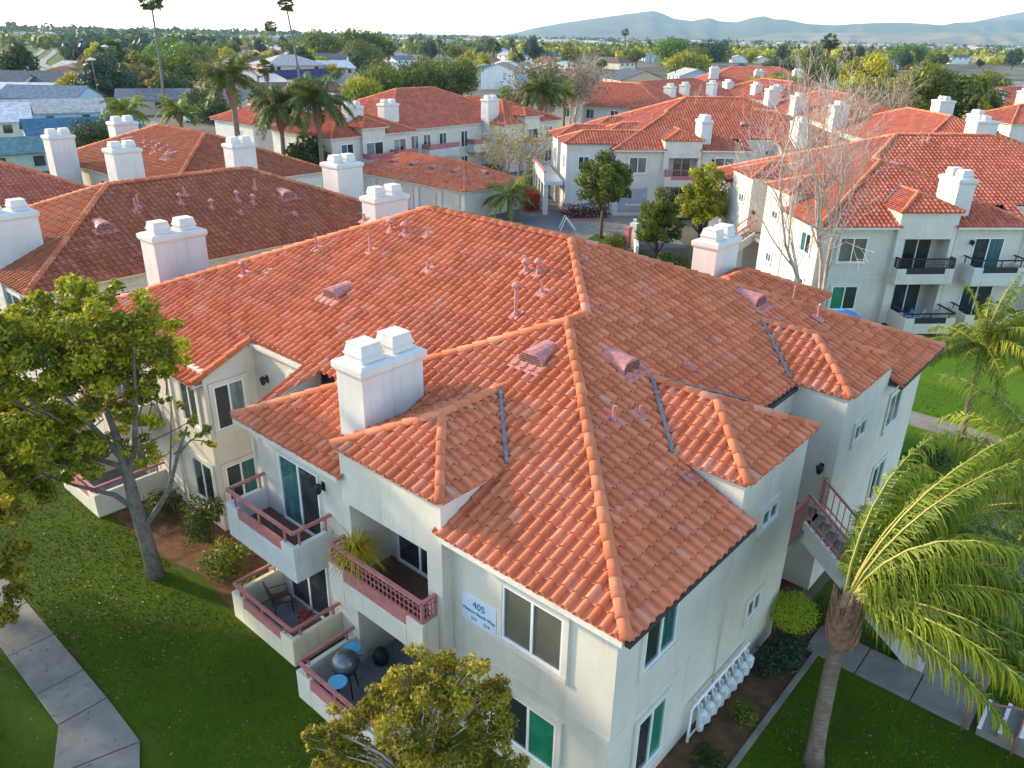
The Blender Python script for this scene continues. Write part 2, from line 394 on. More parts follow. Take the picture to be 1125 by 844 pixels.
def chimney(root, x0,x1,y0,y1,zb,zt, flip=False, n=2, along='x', cover=True, mat='stucco_w'):
    m=MB(flip); m.box(x0,x1,y0,y1,zb,zt-.28)
    m.frustum(x0-.05,x1+.05,y0-.05,y1+.05,zt-.28,zt-.22,-.02).box(x0-.08,x1+.08,y0-.08,y1+.08,zt-.22,zt-.06).frustum(x0-.08,x1+.08,y0-.08,y1+.08,zt-.06,zt,.12)
    o=m.build('chimney',M[mat],root); bevel(o,.015,2)
    xs,ys=(x0+x1)/2,(y0+y1)/2
    for k_ in range(n):
        if along=='x': cx=x0+(x1-x0)*((k_+.5)/n); cy=ys
        else: cx=xs; cy=y0+(y1-y0)*((k_+.5)/n)
        c=MB(flip); c.frustum(cx-.33,cx+.33,cy-.33,cy+.33,zt-.02,zt+.13,.02).frustum(cx-.345,cx+.345,cy-.345,cy+.345,zt+.13,zt+.17,.0)
        c.frustum(cx-.33,cx+.33,cy-.33,cy+.33,zt+.17,zt+.38,.055).box(cx-.285,cx+.285,cy-.285,cy+.285,zt+.38,zt+.415)
        c.build('flue_cap',M['stucco_w'],o)
    return o
def pipe_vent(root, x,y,z, slope_dir, h=.6, r=.05, hood=False, flip=False, name='pipe_vent', n=8):
    """slope_dir: unit plan vector pointing up the slope"""
    m=MB(flip); sx,sy=slope_dir; ex,ey=-sy,sx; a=.15; h*=.8
    pts=[(x+ex*u-sx*v_*1.2,y+ey*u-sy*v_*1.2) for u,v_ in ((-a,-a),(a,-a),(a,a),(-a,a))]
    P=[(px,py,z+T*((px-x)*sx+(py-y)*sy)+.085) for px,py in pts]
    if ((P[1][0]-P[0][0])*(P[2][1]-P[0][1])-(P[1][1]-P[0][1])*(P[2][0]-P[0][0]))<0: P=P[::-1]
    m.slab(P,.03)
    r*=.8; m.lathe((x,y,z+.02),[(r*1.7,0),(r*1.4,.10),(r,.16),(r,h)],n)
    if hood: m.lathe((x,y,z+h),[(r*1.2,-.02),(r*2.6,.03),(r*2.6,.09),(r*1.0,.17)],n)
    return m.build(name,M['pinkmetal'],root)
def dormer_vent(root, x,y,z, slope_dir, w=.36, flip=False):
    """low half-round louvred vent lying on the tiles"""
    m=MB(flip); sx,sy=slope_dir; ex,ey=-sy,sx; n=8; vs=[]; L=.75
    for k_ in range(n+1):
        g=PI*k_/n; u=math.cos(g)*w; hgt=math.sin(g)*.34
        vs.append((x+ex*u-sx*L*.45,y+ey*u-sy*L*.45,z-T*L*.45+.05+hgt)); vs.append((x+ex*u*.55+sx*L*.6,y+ey*u*.55+sy*L*.6,z+T*L*.6+.07+hgt*.12))
    fs=[(2*k_,2*k_+1,2*k_+3,2*k_+2) for k_ in range(n)]+[tuple(2*k_ for k_ in range(n+1))]
    m.add(vs,fs)
    q=[(x+ex*u-sx*v_,y+ey*u-sy*v_,z-T*v_+.075) for u,v_ in ((-w-.12,.62),(w+.12,.62),(w+.12,.2),(-w-.12,.2))]
    if ((q[1][0]-q[0][0])*(q[2][1]-q[0][1])-(q[1][1]-q[0][1])*(q[2][0]-q[0][0]))<0: q=q[::-1]
    m.slab(q,.025); o=m.build('dormer_vent',M['pinkmetal'],root)
    l=MB(flip)
    for k_ in range(4):
        zz=z-T*L*.45+.085+k_*.062; ww=w*math.sqrt(max(.05,1-((k_*.062+.03)/.34)**2))-.05; f_=L*.45+.012
        l.bar((x+ex*-ww-sx*f_,y+ey*-ww-sy*f_,zz),(x+ex*ww-sx*f_,y+ey*ww-sy*f_,zz),.02,.022)
    l.build('louvre',M['dark'],o); return o
def wall_lamp(root, side, base, u, z, flip=False):
    m=MB(flip); m.wb(side,base,u-.06,u+.06,z-.12,z+.12,0,.03).wb(side,base,u-.015,u+.015,z+.03,z+.06,.03,.16)
    c={'W':(base-.17,u),'S':(u,base-.17),'E':(base+.17,u),'N':(u,base+.17)}[side]
    m.lathe((c[0],c[1],z-.16),[(.04,0),(.075,.06),(.10,.2),(.11,.22),(.02,.30)],8)
    return m.build('wall_lamp',M['black'],root)
def railing_bar(root, pts, z, mat, flip=False, posts=True, drop=.45):
    m=MB(flip)
    for i_,(a,b) in enumerate(zip(pts[:-1],pts[1:])): m.bar((*a,z-.003*(i_%2)),(*b,z-.003*(i_%2)),.075,.075-.004*(i_%2))
    if posts:
        for a,b in zip(pts[:-1],pts[1:]):
            L=math.dist(a,b)
            for k_ in ([.12,.5,.88] if L>1.8 else [.15,.85]):
                x=a[0]+(b[0]-a[0])*k_; y=a[1]+(b[1]-a[1])*k_; m.bar((x,y,z-drop),(x,y,z),.045)
    return m.build('railing',mat,root)
def box_balcony(root, xw, xo, y0, y1, zf, ztop, rail, flip=False, zbot=None, mat='stucco', railz=None, notch=True, open_floor=False, name='balcony', floor='deck'):
    """solid stucco parapet balcony on the W side: wall at xw, outer face at xo; a notch in the front is closed by a board"""
    t_=.14; zb=zf-.32 if zbot is None else zbot; m=MB(flip)
    n0,n1=y0+.55,y1-.55; zn=ztop-.30
    m.box(xo,xo+t_,y0,n0,zb,ztop).box(xo,xo+t_,n1,y1,zb,ztop).box(xo,xo+t_,n0,n1,zb,zn if notch else ztop)
    m.box(xo+t_,xw,y0,y0+t_,zb,ztop).box(xo+t_,xw,y1-t_,y1,zb,ztop)
    o=m.build(name,M[mat],root); bevel(o,.02,2)
    MB(flip).box(xo+t_,xw,y0+t_,y1-t_,zf-.14,zf).build('floor',M[floor],o)
    if notch: MB(flip).box(xo+.03,xo+.09,n0,n1,zn,ztop+.02).build('kick_board',rail,o)
    rz=railz or ztop+.42
    railing_bar(o,[(xw,y0+.07),(xo+.07,y0+.07),(xo+.07,y1-.07),(xw,y1-.07)],rz,rail,flip,True,rz-ztop+.02)
    return o
def lattice(root, pts, z0, z1, mat, flip=False, s=.145):
    m=MB(flip)
    for i_,(a,b) in enumerate(zip(pts[:-1],pts[1:])):
        o_=.004*(i_%2); m.bar((*a,z1-o_),(*b,z1-o_),.09,.07-o_); m.bar((*a,z0-o_),(*b,z0-o_),.05,.05-o_)
        L=math.dist(a,b); n=max(1,round(L/s)); dx,dy=(b[0]-a[0])/L,(b[1]-a[1])/L
        for k_ in range(0 if i_==0 else 1,n+1):
            x,y=a[0]+dx*L*k_/n,a[1]+dy*L*k_/n; m.bar((x,y,z0),(x,y,z1),.07 if k_ in (0,n) else .024)
        for zz in (z0+(z1-z0)*.36,z0+(z1-z0)*.68): m.bar((*a,zz),(*b,zz),.022,.022)
    return m.build('railing',mat,root)
def bay_roof(root, side, u0,u1, front, z, reach, mat, cap, flip=False, seg=7, n=7, back=None):
    """raised little hip roof over a bay; front = eave plan line, reach = how far its ridge runs into the main slope"""
    h=(u1-u0)/2; m=MB(flip); R=lambda u,d: (front+d,u) if side=='W' else (u,front+d)
    e=(0,-1) if side=='W' else (1,0); d=(1,0) if side=='W' else (0,1)
    um=(u0+u1)/2
    tiles(m,[R(u0,0),R(u1,0),R(um,h)],R(u0 if side=='S' else u1,0),e,d,z,T,seg)
    # the two side slopes die into the main roof along valleys
    v=back if back is not None else (z-EZ)/T
    if side=='W':
        tiles(m,[R(u0,0),R(um,h),R(um,reach),R(u0,v)],R(u0,0),(1,0),(0,1),z,T,seg)
        tiles(m,[R(u1,0),R(um,h),R(um,reach),R(u1,v)],R(u1,0),(-1,0),(0,-1),z,T,seg)
    else:
        tiles(m,[R(u0,0),R(um,h),R(um,reach),R(u0,v)],R(u0,0),(0,-1),(1,0),z,T,seg)
        tiles(m,[R(u1,0),R(um,h),R(um,reach),R(u1,v)],R(u1,0),(0,1),(-1,0),z,T,seg)
    o=m.build('bay_roof',mat,root); zr=z+T*h
    P=lambda u,dd,zz: (*R(u,dd),zz)
    cap_part(o,[(P(u0,0,z),P(um,h,zr)),(P(u1,0,z),P(um,h,zr)),(P(um,h,zr),P(um,reach,zr))],cap,flip,.12,n,o)
    v0=(z-EZ)/T-front; v1=(zr-EZ)/T-front
    for u in (u0,u1):
        if side=='W' and u==u1 and seg==7: continue
        s_=-.05 if u==u0 else .05
        fl=MB(flip); fl.bar(P(u+s_,v0-.02,z+.12),P(um+s_*.5,v1-.05,zr+.11),.08,.03); fl.build('valley_flashing',M['lead'],o)
    g=MB(flip); a,b=u0,u1
    if side=='W': g.box(front+.03,front+.11,a+.03,b-.03,z-.15,z-.012).box(front+.11,front+v+.1,a+.03,a+.10,z-.15,z-.012).box(front+.11,front+v+.1,b-.10,b-.03,z-.15,z-.012)
    else: g.box(a+.03,b-.03,front+.03,front+.11,z-.15,z-.012).box(a+.03,a+.10,front+.11,front+v+.1,z-.15,z-.012).box(b-.10,b-.03,front+.11,front+v+.1,z-.15,z-.012)
    g.build('fascia',M['trim'],o)
    return o
# ------------------------------------------------------------------ the two-storey apartment building
def apartment(label, loc, yaw=0.0, flip=False, rail='pink', tile='tile', cap='cap', seg=4, detail=1, ridge_y=15.2, south_wing=False, full=True):
    """local axes: x into the building from its balcony front (W side), y along that front; N corner at the origin"""
    root=empty('apartment_building',loc,yaw,label,'apartment building')
    rm=M[rail]; tm=M[tile]; cm=M[cap]; B=lambda: MB(flip); cn=7 if detail>1 else 5
    A2=(9.75,8.92,EZ+T*8.92); A3=(9.75,ridge_y,A2[2]); A1=(6.25,6.25,EZ+T*6.25); A1b=(7.08,6.25,A1[2]); yb=ridge_y+8.95
    F=(19.1,0,EZ); FL=(.83,yb,EZ); BR=(19.1,yb,EZ)
    # walls, one plan outline with the balcony recess, the stair recess and the nook
    w=B(); w.prism([(.35,.35),(8.2,.35),(8.2,2.05),(10.95,2.05),(10.95,.35),(18.75,.35),(18.75,yb-.35),(.75,yb-.35),(.75,15.6),(2.5,15.6),(2.5,12.3),(.35,12.3),(.35,7.8),(1.2,7.8),(1.2,5.0),(.35,5.0)],-.3,EZ+.09)
    w.build('wall',M['stucco'],root)
    nk=B(); nk.box(2.492,2.62,12.2,15.7,EZ-.4,EZ+T*1.67-.06)
    for y0,y1 in ((15.592,15.72),(12.18,12.308)):
        v=[(.742,y0,EZ-.3),(2.55,y0,EZ-.3),(2.55,y0,EZ+T*1.72-.05),(.742,y0,EZ-.12),(.742,y1,EZ-.3),(2.55,y1,EZ-.3),(2.55,y1,EZ+T*1.72-.05),(.742,y1,EZ-.12)]
        nk.add(v,[(0,1,2,3),(7,6,5,4),(0,4,5,1),(1,5,6,2),(2,6,7,3),(3,7,4,0)])
    nk.box(2.32,2.5,12.45,15.6,EZ+T*1.57-.13,EZ+T*1.57-.02); nk.build('nook_wall',M['stucco'],root)
    belt=B()
    belt.wb('W',.35,.35,4.56,2.50,2.62,0,.02).wb('S',.35,.35,8.2,2.50,2.56,0,.012); belt.build('belt_course',M['stucco'],root)
    # roof
    m=B(); sg=seg
    tiles(m,[(2.4,10.93),(7.08,6.25),(9.75,8.92),(9.75,ridge_y),(2.4,yb-1.57)],(.4,0),(0,-1),(1,0),EZ-T*.43,T,sg,.272,.345,40)
    tiles(m,[(.4,15.52),(2.4,15.52),(2.4,yb-1.57),(.4,yb+.43)],(.4,0),(0,-1),(1,0),EZ-T*.43,T,sg,.272,.345,40)
    tiles(m,[(.83,12.5),(2.4,10.93),(2.4,12.66),(.4,12.66)],(.4,0),(0,-1),(1,0),EZ-T*.43,T,sg,.272,.345,40)
    o=((0,0),(0,-1),(1,0))
    for q in ([(0,0),(4.75,4.75),(0,4.75)],[(0,7.82),(4.68,7.82),(0,12.5)],[(1.36,4.75),(4.75,4.75),(6.25,6.25),(4.68,7.82),(1.36,7.82)]): tiles(m,q,*o,EZ,T,sg,.272,.345,11)
    tiles(m,[(.0,12.5),(6.25,6.25),(7.08,6.25),(.83,12.5)],(0,12.5),(1,0),(0,-1),EZ,T,sg,.272,.345,77)
    o=((0,0),(1,0),(0,1))
    kx=(19.1-9.75)/8.92; xF=lambda y: 19.1-kx*y
    S=[[(1.70,1.70),(6.25,6.25),(7.08,6.25),(7.08,1.70)],[(7.08,1.70),(7.08,6.25),(9.75,8.92),(xF(1.70),1.70)],[(0,0),(1.70,1.70),(4.9,1.70),(4.9,0)],
       [(4.9,1.0),(4.9,1.70),(8.32,1.70),(8.32,1.0)],[(10.88,1.0),(10.88,1.70),(14.5,1.70),(14.5,1.0)],[(14.5,0),(14.5,1.70),(xF(1.70),1.70),(19.1,0)]]
    for q in S: tiles(m,q,*o,EZ,T,sg,.272,.345,23)
    sl=(A2[2]-EZ)/(19.1-9.75)
    if full:
        tiles(m,[F[:2],A2[:2],A3[:2],BR[:2]],(19.1,0),(0,1),(-1,0),EZ,sl,4,.272,.345,31)
        tiles(m,[(.4,yb+.43),A3[:2],(19.1,yb)],(0,yb),(-1,0),(0,-1),EZ,(A2[2]-EZ)/(yb-ridge_y),4,.272,.345,57)
    roof=m.build('roof',tm,root)
    prs=[((0,0,EZ),A1),((0,12.5,EZ),A1),(A1,A1b),(A1b,A2),(A2,A3),((.5,yb+.33,EZ-.12),A3),((2.42,15.52,EZ+T*1.6),(.45,15.52,EZ-T*.4)),(F,A2),(BR,A3)]
    prs[6]=(prs[6][1],prs[6][0])
    cap_part(roof,prs,cm,flip,.135,cn)
    # eave boards
    for q in ((-.085,.10,.03,4.56,EZ-.15,EZ-.03),(-.085,.10,7.96,12.47,EZ-.15,EZ-.03),(.43,.50,15.6,yb,EZ-.34,EZ-.20),(.101,.83,12.42,12.47,EZ-.16,EZ-.04)): B().box(*q).build('fascia',M['trim'],root)
    for q in ((.101,.36,.10,4.56,EZ-.14,EZ-.10),(.101,.36,7.96,12.4,EZ-.14,EZ-.10),(.501,.76,15.6,yb,EZ-.32,EZ-.28),(.11,4.8,.091,.36,EZ-.13,EZ-.095),(14.62,18.9,.091,.36,EZ-.13,EZ-.095)): B().box(*q).build('soffit',M['trim'],root)
    for q in ((-.02,4.8,-.10,.005,EZ-.13,EZ-.015),(14.62,19.12,-.10,.005,EZ-.13,EZ-.015),(8.42,10.80,1.64,1.73,EZ+T*1.70-.13,EZ+T*1.70-.03)): B().box(*q).build('gutter',M['gutter'],root)
    B().box(8.3,10.86,1.73,2.06,EZ-.12,EZ+.62).build('recess_wall',M['stucco'],root)
    # bay over the stacked balconies
    bw=B(); bw.box(.03,.5,4.58,5.05,0,4.85).box(.03,.5,7.70,7.95,0,4.85).box(.03,.5,4.58,7.95,4.85,6.33).box(.5,2.1,4.58,4.70,EZ-.5,6.33).box(.5,2.1,7.83,7.95,EZ-.5,6.33)
    bw.box(.5,1.2,4.59,5.05,0,EZ-.5).box(.5,1.2,7.70,7.94,0,EZ-.5).box(.5,1.2,5.05,7.70,4.95,5.04)
    bay=bw.build('bay_wall',M['stucco'],root); bevel(bay,.015,2)
    bt=B()
    for k_ in range(5): bt.wb('W',.03,6.1,6.45,5.02+k_*.055,5.045+k_*.055,0,.012)
    bt.build('gable_vent',M['trim'],bay)
    bay_roof(root,'W',4.5,8.03,-.06,6.35,4.02,tm,cm,flip,sg,cn)
    sliding_door(root,'W',1.2,5.75,7.4,2.84,4.85,flip,('glass','glass'))
    sliding_door(root,'W',1.2,5.75,7.4,.10,2.1,flip,('glass','glass'))
    MB(flip).box(.3,1.2,5.05,7.70,2.5,2.8).build('floor',M['deck'],root); MB(flip).box(.03,1.2,5.05,7.70,-.1,.065).build('floor',M['patio'],root)
    b1=box_balcony(root,.03,-.45,4.72,8.06,2.8,3.30,rm,flip,2.42,'stucco',3.3,True)
    for ch in list(b1.children):
        if ch.name.startswith('railing'): bpy.data.objects.remove(ch)
    lattice(b1,[(.03,4.80),(-.38,4.80),(-.38,7.98),(.03,7.98)],3.34,3.85,rm,flip)
    box_balcony(root,.03,-1.70,5.05,7.98,.07,.84,rm,flip,-.05,'stucco',1.1,True,name='patio_wall',floor='patio')
    # second stack
    sliding_door(root,'W',.35,9.35,11.1,2.84,4.85,flip,('glass','glass_teal')); sliding_door(root,'W',.35,9.35,11.2,.10,2.1,flip,('glass','glass'))
    box_balcony(root,.35,-.85,8.90,12.02,2.8,3.45,rm,flip,2.42,'stucco_w',3.85)
    box_balcony(root,.35,-1.2,8.86,11.75,.07,.84,rm,flip,-.05,'stucco_y',1.1,name='patio_wall',floor='patio')
    wall_lamp(root,'W',.35,9.15,4.62,flip)
    # third stack
    sliding_door(root,'W',.75,19.8,21.7,2.84,4.85,flip); sliding_door(root,'W',.75,19.8,21.7,.1,2.1,flip)
    box_balcony(root,.75,-.75,19.3,22.2,2.8,3.45,rm,flip,2.42,'stucco',3.85); box_balcony(root,.75,-1.70,19.35,22.2,.07,.84,rm,flip,-.05,'stucco',1.1,name='patio_wall',floor='patio')
    # windows
    W_=lambda *a,**k_: window(root,*a,flip=flip,**k_)
    W_('W',.35,1.55,3.12,3.5,4.88,g=('glass_blind','glass_blind')); W_('W',.35,1.6,3.1,.75,2.12,g=('glass_green','glass'))
    W_('S',.35,1.28,2.5,3.66,4.80,g=('glass','glass_teal')); W_('S',.35,1.38,2.52,.6,2.22,g=('glass','glass_green'))
    W_('S',.30,6.15,6.9,1.85,2.42,g=('glass','glass_teal')); W_('S',.30,6.08,6.95,4.58,5.05,g=('glass_teal','glass_teal'))
    W_('S',15.6,1.02,2.05,3.6,5.08,g=('glass','glass_curtain')); W_('S',15.6,1.03,2.1,.8,2.3,g=('glass','glass_teal'))
    W_('W',.75,16.1,17.1,3.6,5.1,g=('glass','glass')); W_('W',.75,15.85,17.1,.8,2.3,g=('glass','glass'))
    W_('S',.35,15.4,16.6,3.6,4.8,g=('glass_teal','glass')); W_('S',.35,15.4,16.6,.8,2.2,g=('glass','glass_teal')); W_('S',.29,12.0,12.9,4.5,5.05,g=('glass_teal','glass_teal'))
    # stair side bays
    sw=B(); sw.box(4.85,8.3,.30,2.2,0,6.36)
    b_=sw.build('bay_wall',M['stucco'],root); sw=B(); sw.box(10.85,14.5,.29,2.2,0,6.31); sw.build('bay_wall',M['stucco'],root)
    bay_roof(root,'S',4.78,8.41,.22,6.40,4.55,tm,cm,flip,sg,cn,2.0); bay_roof(root,'S',10.81,14.58,.22,6.35,4.5,tm,cm,flip,sg,cn,2.0)
    wall_lamp(root,'W',10.85,.62,4.1,flip)
    fs=B(); fs.box(8.2,10.95,.35,2.05,2.55,2.75); fs.build('landing',M['concrete'],root)
    window(root,'S',2.05,8.6,9.5,2.8,4.8,flip,('white','white'),True,name='door')
    wall_lamp(root,'W',2.5,14.9,5.1,flip)
    gv=B(); n=10
    pts=[(2.5-.02,13.45+.42*math.cos(PI*k_/n),5.42+.42*math.sin(PI*k_/n)) for k_ in range(n+1)]
    gv.add(pts+[(p[0]+.015,p[1],p[2]) for p in pts],[tuple(range(n+1)),tuple(range(2*n+1,n,-1))])
    for k_ in range(6):
        zz=5.45+k_*.06; hw=math.sqrt(max(0,.42**2-(zz-5.42)**2))-.03
        if hw>0: gv.box(2.44,2.49,13.45-hw,13.45+hw,zz,zz+.02)
    gv.build('gable_vent',M['trim'],root)
    # chimneys
    chimney(root,.85,2.72,7.97,8.95,5.2,7.98,flip,2,'x')
    chimney(root,.95,2.8,16.9,17.9,5.2,7.9,flip,2,'x') if detail<2 else None
    # downspouts
    for x,y in ((.27,8.15),(.27,12.2),(.68,17.9)): B().tube([(x,y,EZ-.15),(x,y,.1)],.04,6).build('downspout',M['trim'],root)
    return root, roof
def staircase(root, x0,x1,yt,yb,zt, rail, flip=False):
    """straight outside stair going out along -y"""
    m=MB(flip); n=15
    for s_ in (x0,x1-.12):
        v=[(s_,yt,zt+.25),(s_,yb-.15,.28),(s_,yb-.15,0),(s_,yb+.25,0),(s_,yt,zt-.35)]; v2=[(x+.12,y,z) for x,y,z in v]
        m.add(v+v2,[(4,3,2,1,0),(5,6,7,8,9)]+[((i+1)%5,i,5+i,5+(i+1)%5)[::-1] for i in range(5)])
    o=m.build('staircase',M['stucco_w'],root)
    t=MB(flip); run=(yt-yb)/n; rise=zt/n
    for k_ in range(n): t.box(x0+.12,x1-.12,yb+k_*run,yb+(k_+1)*run+.03,(k_+1)*rise-.06,(k_+1)*rise)
    t.build('step',M['concrete'],o)
    for s_ in (x0+.06,x1-.06):
        r=MB(flip); r.bar((s_,yt,zt+1.1),(s_,yb-.1,1.12),.06); r.bar((s_,yt,zt+.45),(s_,yb-.1,.45),.035)
        for k_ in range(22):
            f=k_/21; y=yt+(yb-.1-yt)*f; z=zt*(1-f); r.bar((s_,y,z+.25),(s_,y,z+1.1),.05 if k_%7==0 else .022)
        r.build('railing',rail,o)
    return o
def hip_building(label, loc, yaw, L, W, eave=EZ, seg=4, tile='tile', cap='cap', chim=(), vents=(), wins=(), flip=False, name='apartment_building', cat='apartment building', wall='stucco', wins_g=('glass','glass_teal'), E=.345,p=.272):
    root=empty(name,loc,yaw,label,cat)
    w=MB(flip); w.box(.35,L-.35,.35,W-.35,-.3,eave+.05); w.build('wall',M[wall],root)
    m=MB(flip); hips=hip_planes(m,0,0,L,W,eave,T,seg,p,E,3); r=m.build('roof',M[tile],root)
    cap_part(r,hips,M[cap],flip,.135,5,None,.32)
    a=.03
    for q in ((a,L-a,a,a+.08),(a,L-a,W-a-.08,W-a),(a,a+.08,a+.081,W-a-.081),(L-a-.08,L-a,a+.081,W-a-.081)): MB(flip).box(*q,eave-.16,eave-.035).build('fascia',M['trim'],root)
    for c in chim: chimney(root,*c[:6],flip=flip,n=c[6] if len(c)>6 else 2,along=c[7] if len(c)>7 else 'x')
    for side,base,u0,u1,z0,z1 in wins: window(root,side,base,u0,u1,z0,z1,flip,wins_g)
    for kind,x,y,dx,dy,h in vents:
        d_=[(x,1,0),(L-x,-1,0),(y,0,1),(W-y,0,-1)]; q=min(d_); z=eave+T*q[0]
        if kind=='d': dormer_vent(root,x,y,z,(q[1],q[2]),.42,flip)
        else: pipe_vent(root,x,y,z,(q[1],q[2]),h,.06,kind=='h',flip)
    return root
# ------------------------------------------------------------------ plants
def rng(seed): return np.random.default_rng(seed)
def leaf_cards(centres, radii, n_each, size, R, squash=.8, fill=.35, up=.25):
    """small folded leaf quads spread through round clumps, denser towards each clump's skin; returns verts and uvs"""
    Vs=[];Us=[]
    for c,r,n in zip(centres,radii,n_each):
        d=R.normal(size=(n,3)); d/=np.linalg.norm(d,axis=1)[:,None]
        rad=r*(fill+(1-fill)*R.random(n)**.45)*R.normal(1,.10,n)
        P=np.array(c)+d*rad[:,None]*np.array([1,1,squash])
        nrm=d+R.normal(size=(n,3))*.75+np.array([0,0,up]); nrm/=np.linalg.norm(nrm,axis=1)[:,None]
        t=np.cross(nrm,R.normal(size=(n,3))); t/=np.linalg.norm(t,axis=1)[:,None]; b=np.cross(nrm,t)
        s=size*R.uniform(.6,1.35,n)[:,None]; w=s*.46
        q=np.stack([P-t*s,P-b*w+nrm*s*.12,P+t*s,P+b*w+nrm*s*.12],1)
        tone=np.clip(R.normal(.42,.22)+R.normal(0,.20,n),0,1)
        uv=np.repeat(np.stack([tone,R.random(n)],-1)[:,None,:],4,1)
        Vs.append(q.reshape(-1,3)); Us.append(uv.reshape(-1,2))
    return np.concatenate(Vs),np.concatenate(Us)
def crown_obj(parent, centres, radii, dens, size, mat, seed, name='crown', **kw):
    R=rng(seed); n=[max(6,int(dens*r*r)) for r in radii]
    V,U=leaf_cards(centres,radii,n,size,R,**kw)
    return quads_obj(name,V,len(V)//4,mat,parent,U)
def limb(mb, a, b, r0, r1, R, n=6, k=4, wob=.06):
    a=np.array(a,float); b=np.array(b,float); L=np.linalg.norm(b-a); pts=[];rr=[]
    for i in range(k+1):
        f=i/k; o=R.normal(size=3)*wob*L*math.sin(PI*f); pts.append(a+(b-a)*f+o); rr.append(r0+(r1-r0)*f)
    mb.tube(pts,rr,n,True)
    return pts
def broad_tree(name, label, base, h, rad, leaf, bark, seed, trunk_h=.35, clumps=16, dens=420, size=.14, tr=.14, cat='tree', group=None, cone=0.0, lean=(0,0), squash=.85, rc=.42, lowfill=.15):
    """tapered trunk, limbs and a crown of uneven leaf clumps"""
    R=rng(seed); root=empty(name,tuple(base),0,label,cat,group)
    cz0=h*trunk_h; ch=(h-cz0)/2; cc=np.array([lean[0],lean[1],cz0+ch]); cs=[];rs=[]
    for i in range(clumps):
        for _ in range(30):
            d=R.normal(size=3); d/=np.linalg.norm(d); f=R.random()**.4*.78
            zz=d[2]*f
            if zz<-.7+lowfill: continue
            taper=1-cone*(zz+.6)
            p=cc+np.array([d[0]*rad*f*taper,d[1]*rad*f*taper,zz*ch])
            if all(np.linalg.norm(p-q)>rad*.28 for q in cs): break
        cs.append(p); rs.append(rad*rc*R.uniform(.65,1.15)*(1-cone*.35*(zz+.5)))
    crown_obj(root,cs,rs,dens,size,M[leaf],seed+1,squash=squash)
    mb=MB(); fork=np.array([lean[0]*.4,lean[1]*.4,cz0*1.05])
    limb(mb,(0,0,-.1),fork,tr*1.15,tr*.75,R,8,4,.02)
    for i in sorted(range(clumps),key=lambda i:-rs[i])[:10]: limb(mb,fork,cs[i],tr*.5,tr*.08,R,5,4,.05)
    mb.build('trunk',M[bark],root,True)
    return root
def bare_tree(name, label, base, h, seed, stems=1, spread=.35, bark='bark_pale', depth=5, r0=.11, leafmat=None, nleaf=0, cat='tree', lsize=.08, lean=(0,0), nb=(3,4)):
    R=rng(seed); root=empty(name,tuple(base),0,label,cat); mb=MB(); tips=[]; nb0,nb1=nb
    def grow(p,d,L,r,k):
        m=3 if k>1 else 2; pts=[p];rr=[r]
        for i in range(m):
            d=d+R.normal(size=3)*.10+np.array([0,0,.05]); d/=np.linalg.norm(d); p=p+d*L/m; pts.append(p); rr.append(max(.008,r*(1-.38*(i+1)/m)))
        mb.tube(pts,rr,6 if k>3 else (4 if k>1 else 3),False); tips.append(p)
        if k==0: return
        nb=(int(R.integers(nb0,nb1+1)) if k>1 else 2) if k<depth else 4
        for _ in range(nb):
            f=R.uniform(.35,1.); j=min(m-1,int(f*m)); q=pts[j]+(pts[j+1]-pts[j])*(f*m-j) if j<m else pts[-1]
            a=R.normal(size=3); a-=d*(a@d); a/=np.linalg.norm(a)
            nd=d*R.uniform(.55,1)+a*R.uniform(.35,.85)*(1 if k<depth else spread*1.4); nd[2]+=.12; nd/=np.linalg.norm(nd)
            grow(q,nd,L*R.uniform(.50,.74),rr[min(j+1,m)]*.62,k-1)
        grow(pts[-1],d,L*.66,rr[-1]*.9,k-1)
    for s_ in range(stems):
        a=2*PI*s_/max(1,stems)+R.random(); d=np.array([math.cos(a)*spread*.5*(stems>1)+lean[0],math.sin(a)*spread*.5*(stems>1)+lean[1],1.]); d/=np.linalg.norm(d)
        grow(np.array([math.cos(a)*.15*(stems>1),math.sin(a)*.15*(stems>1),-.1]),d,h*.42,r0*R.uniform(.8,1.1),depth)
    mb.build('trunk',M[bark],root)
    if leafmat:
        tp=np.array(tips); P=tp[R.integers(0,len(tp),nleaf)]+R.normal(size=(nleaf,3))*.22
        V,U=leaf_cards(P,np.full(nleaf,.15),[1]*nleaf,lsize,R)
        quads_obj('crown',V,len(V)//4,M[leafmat],root,U)
    return root
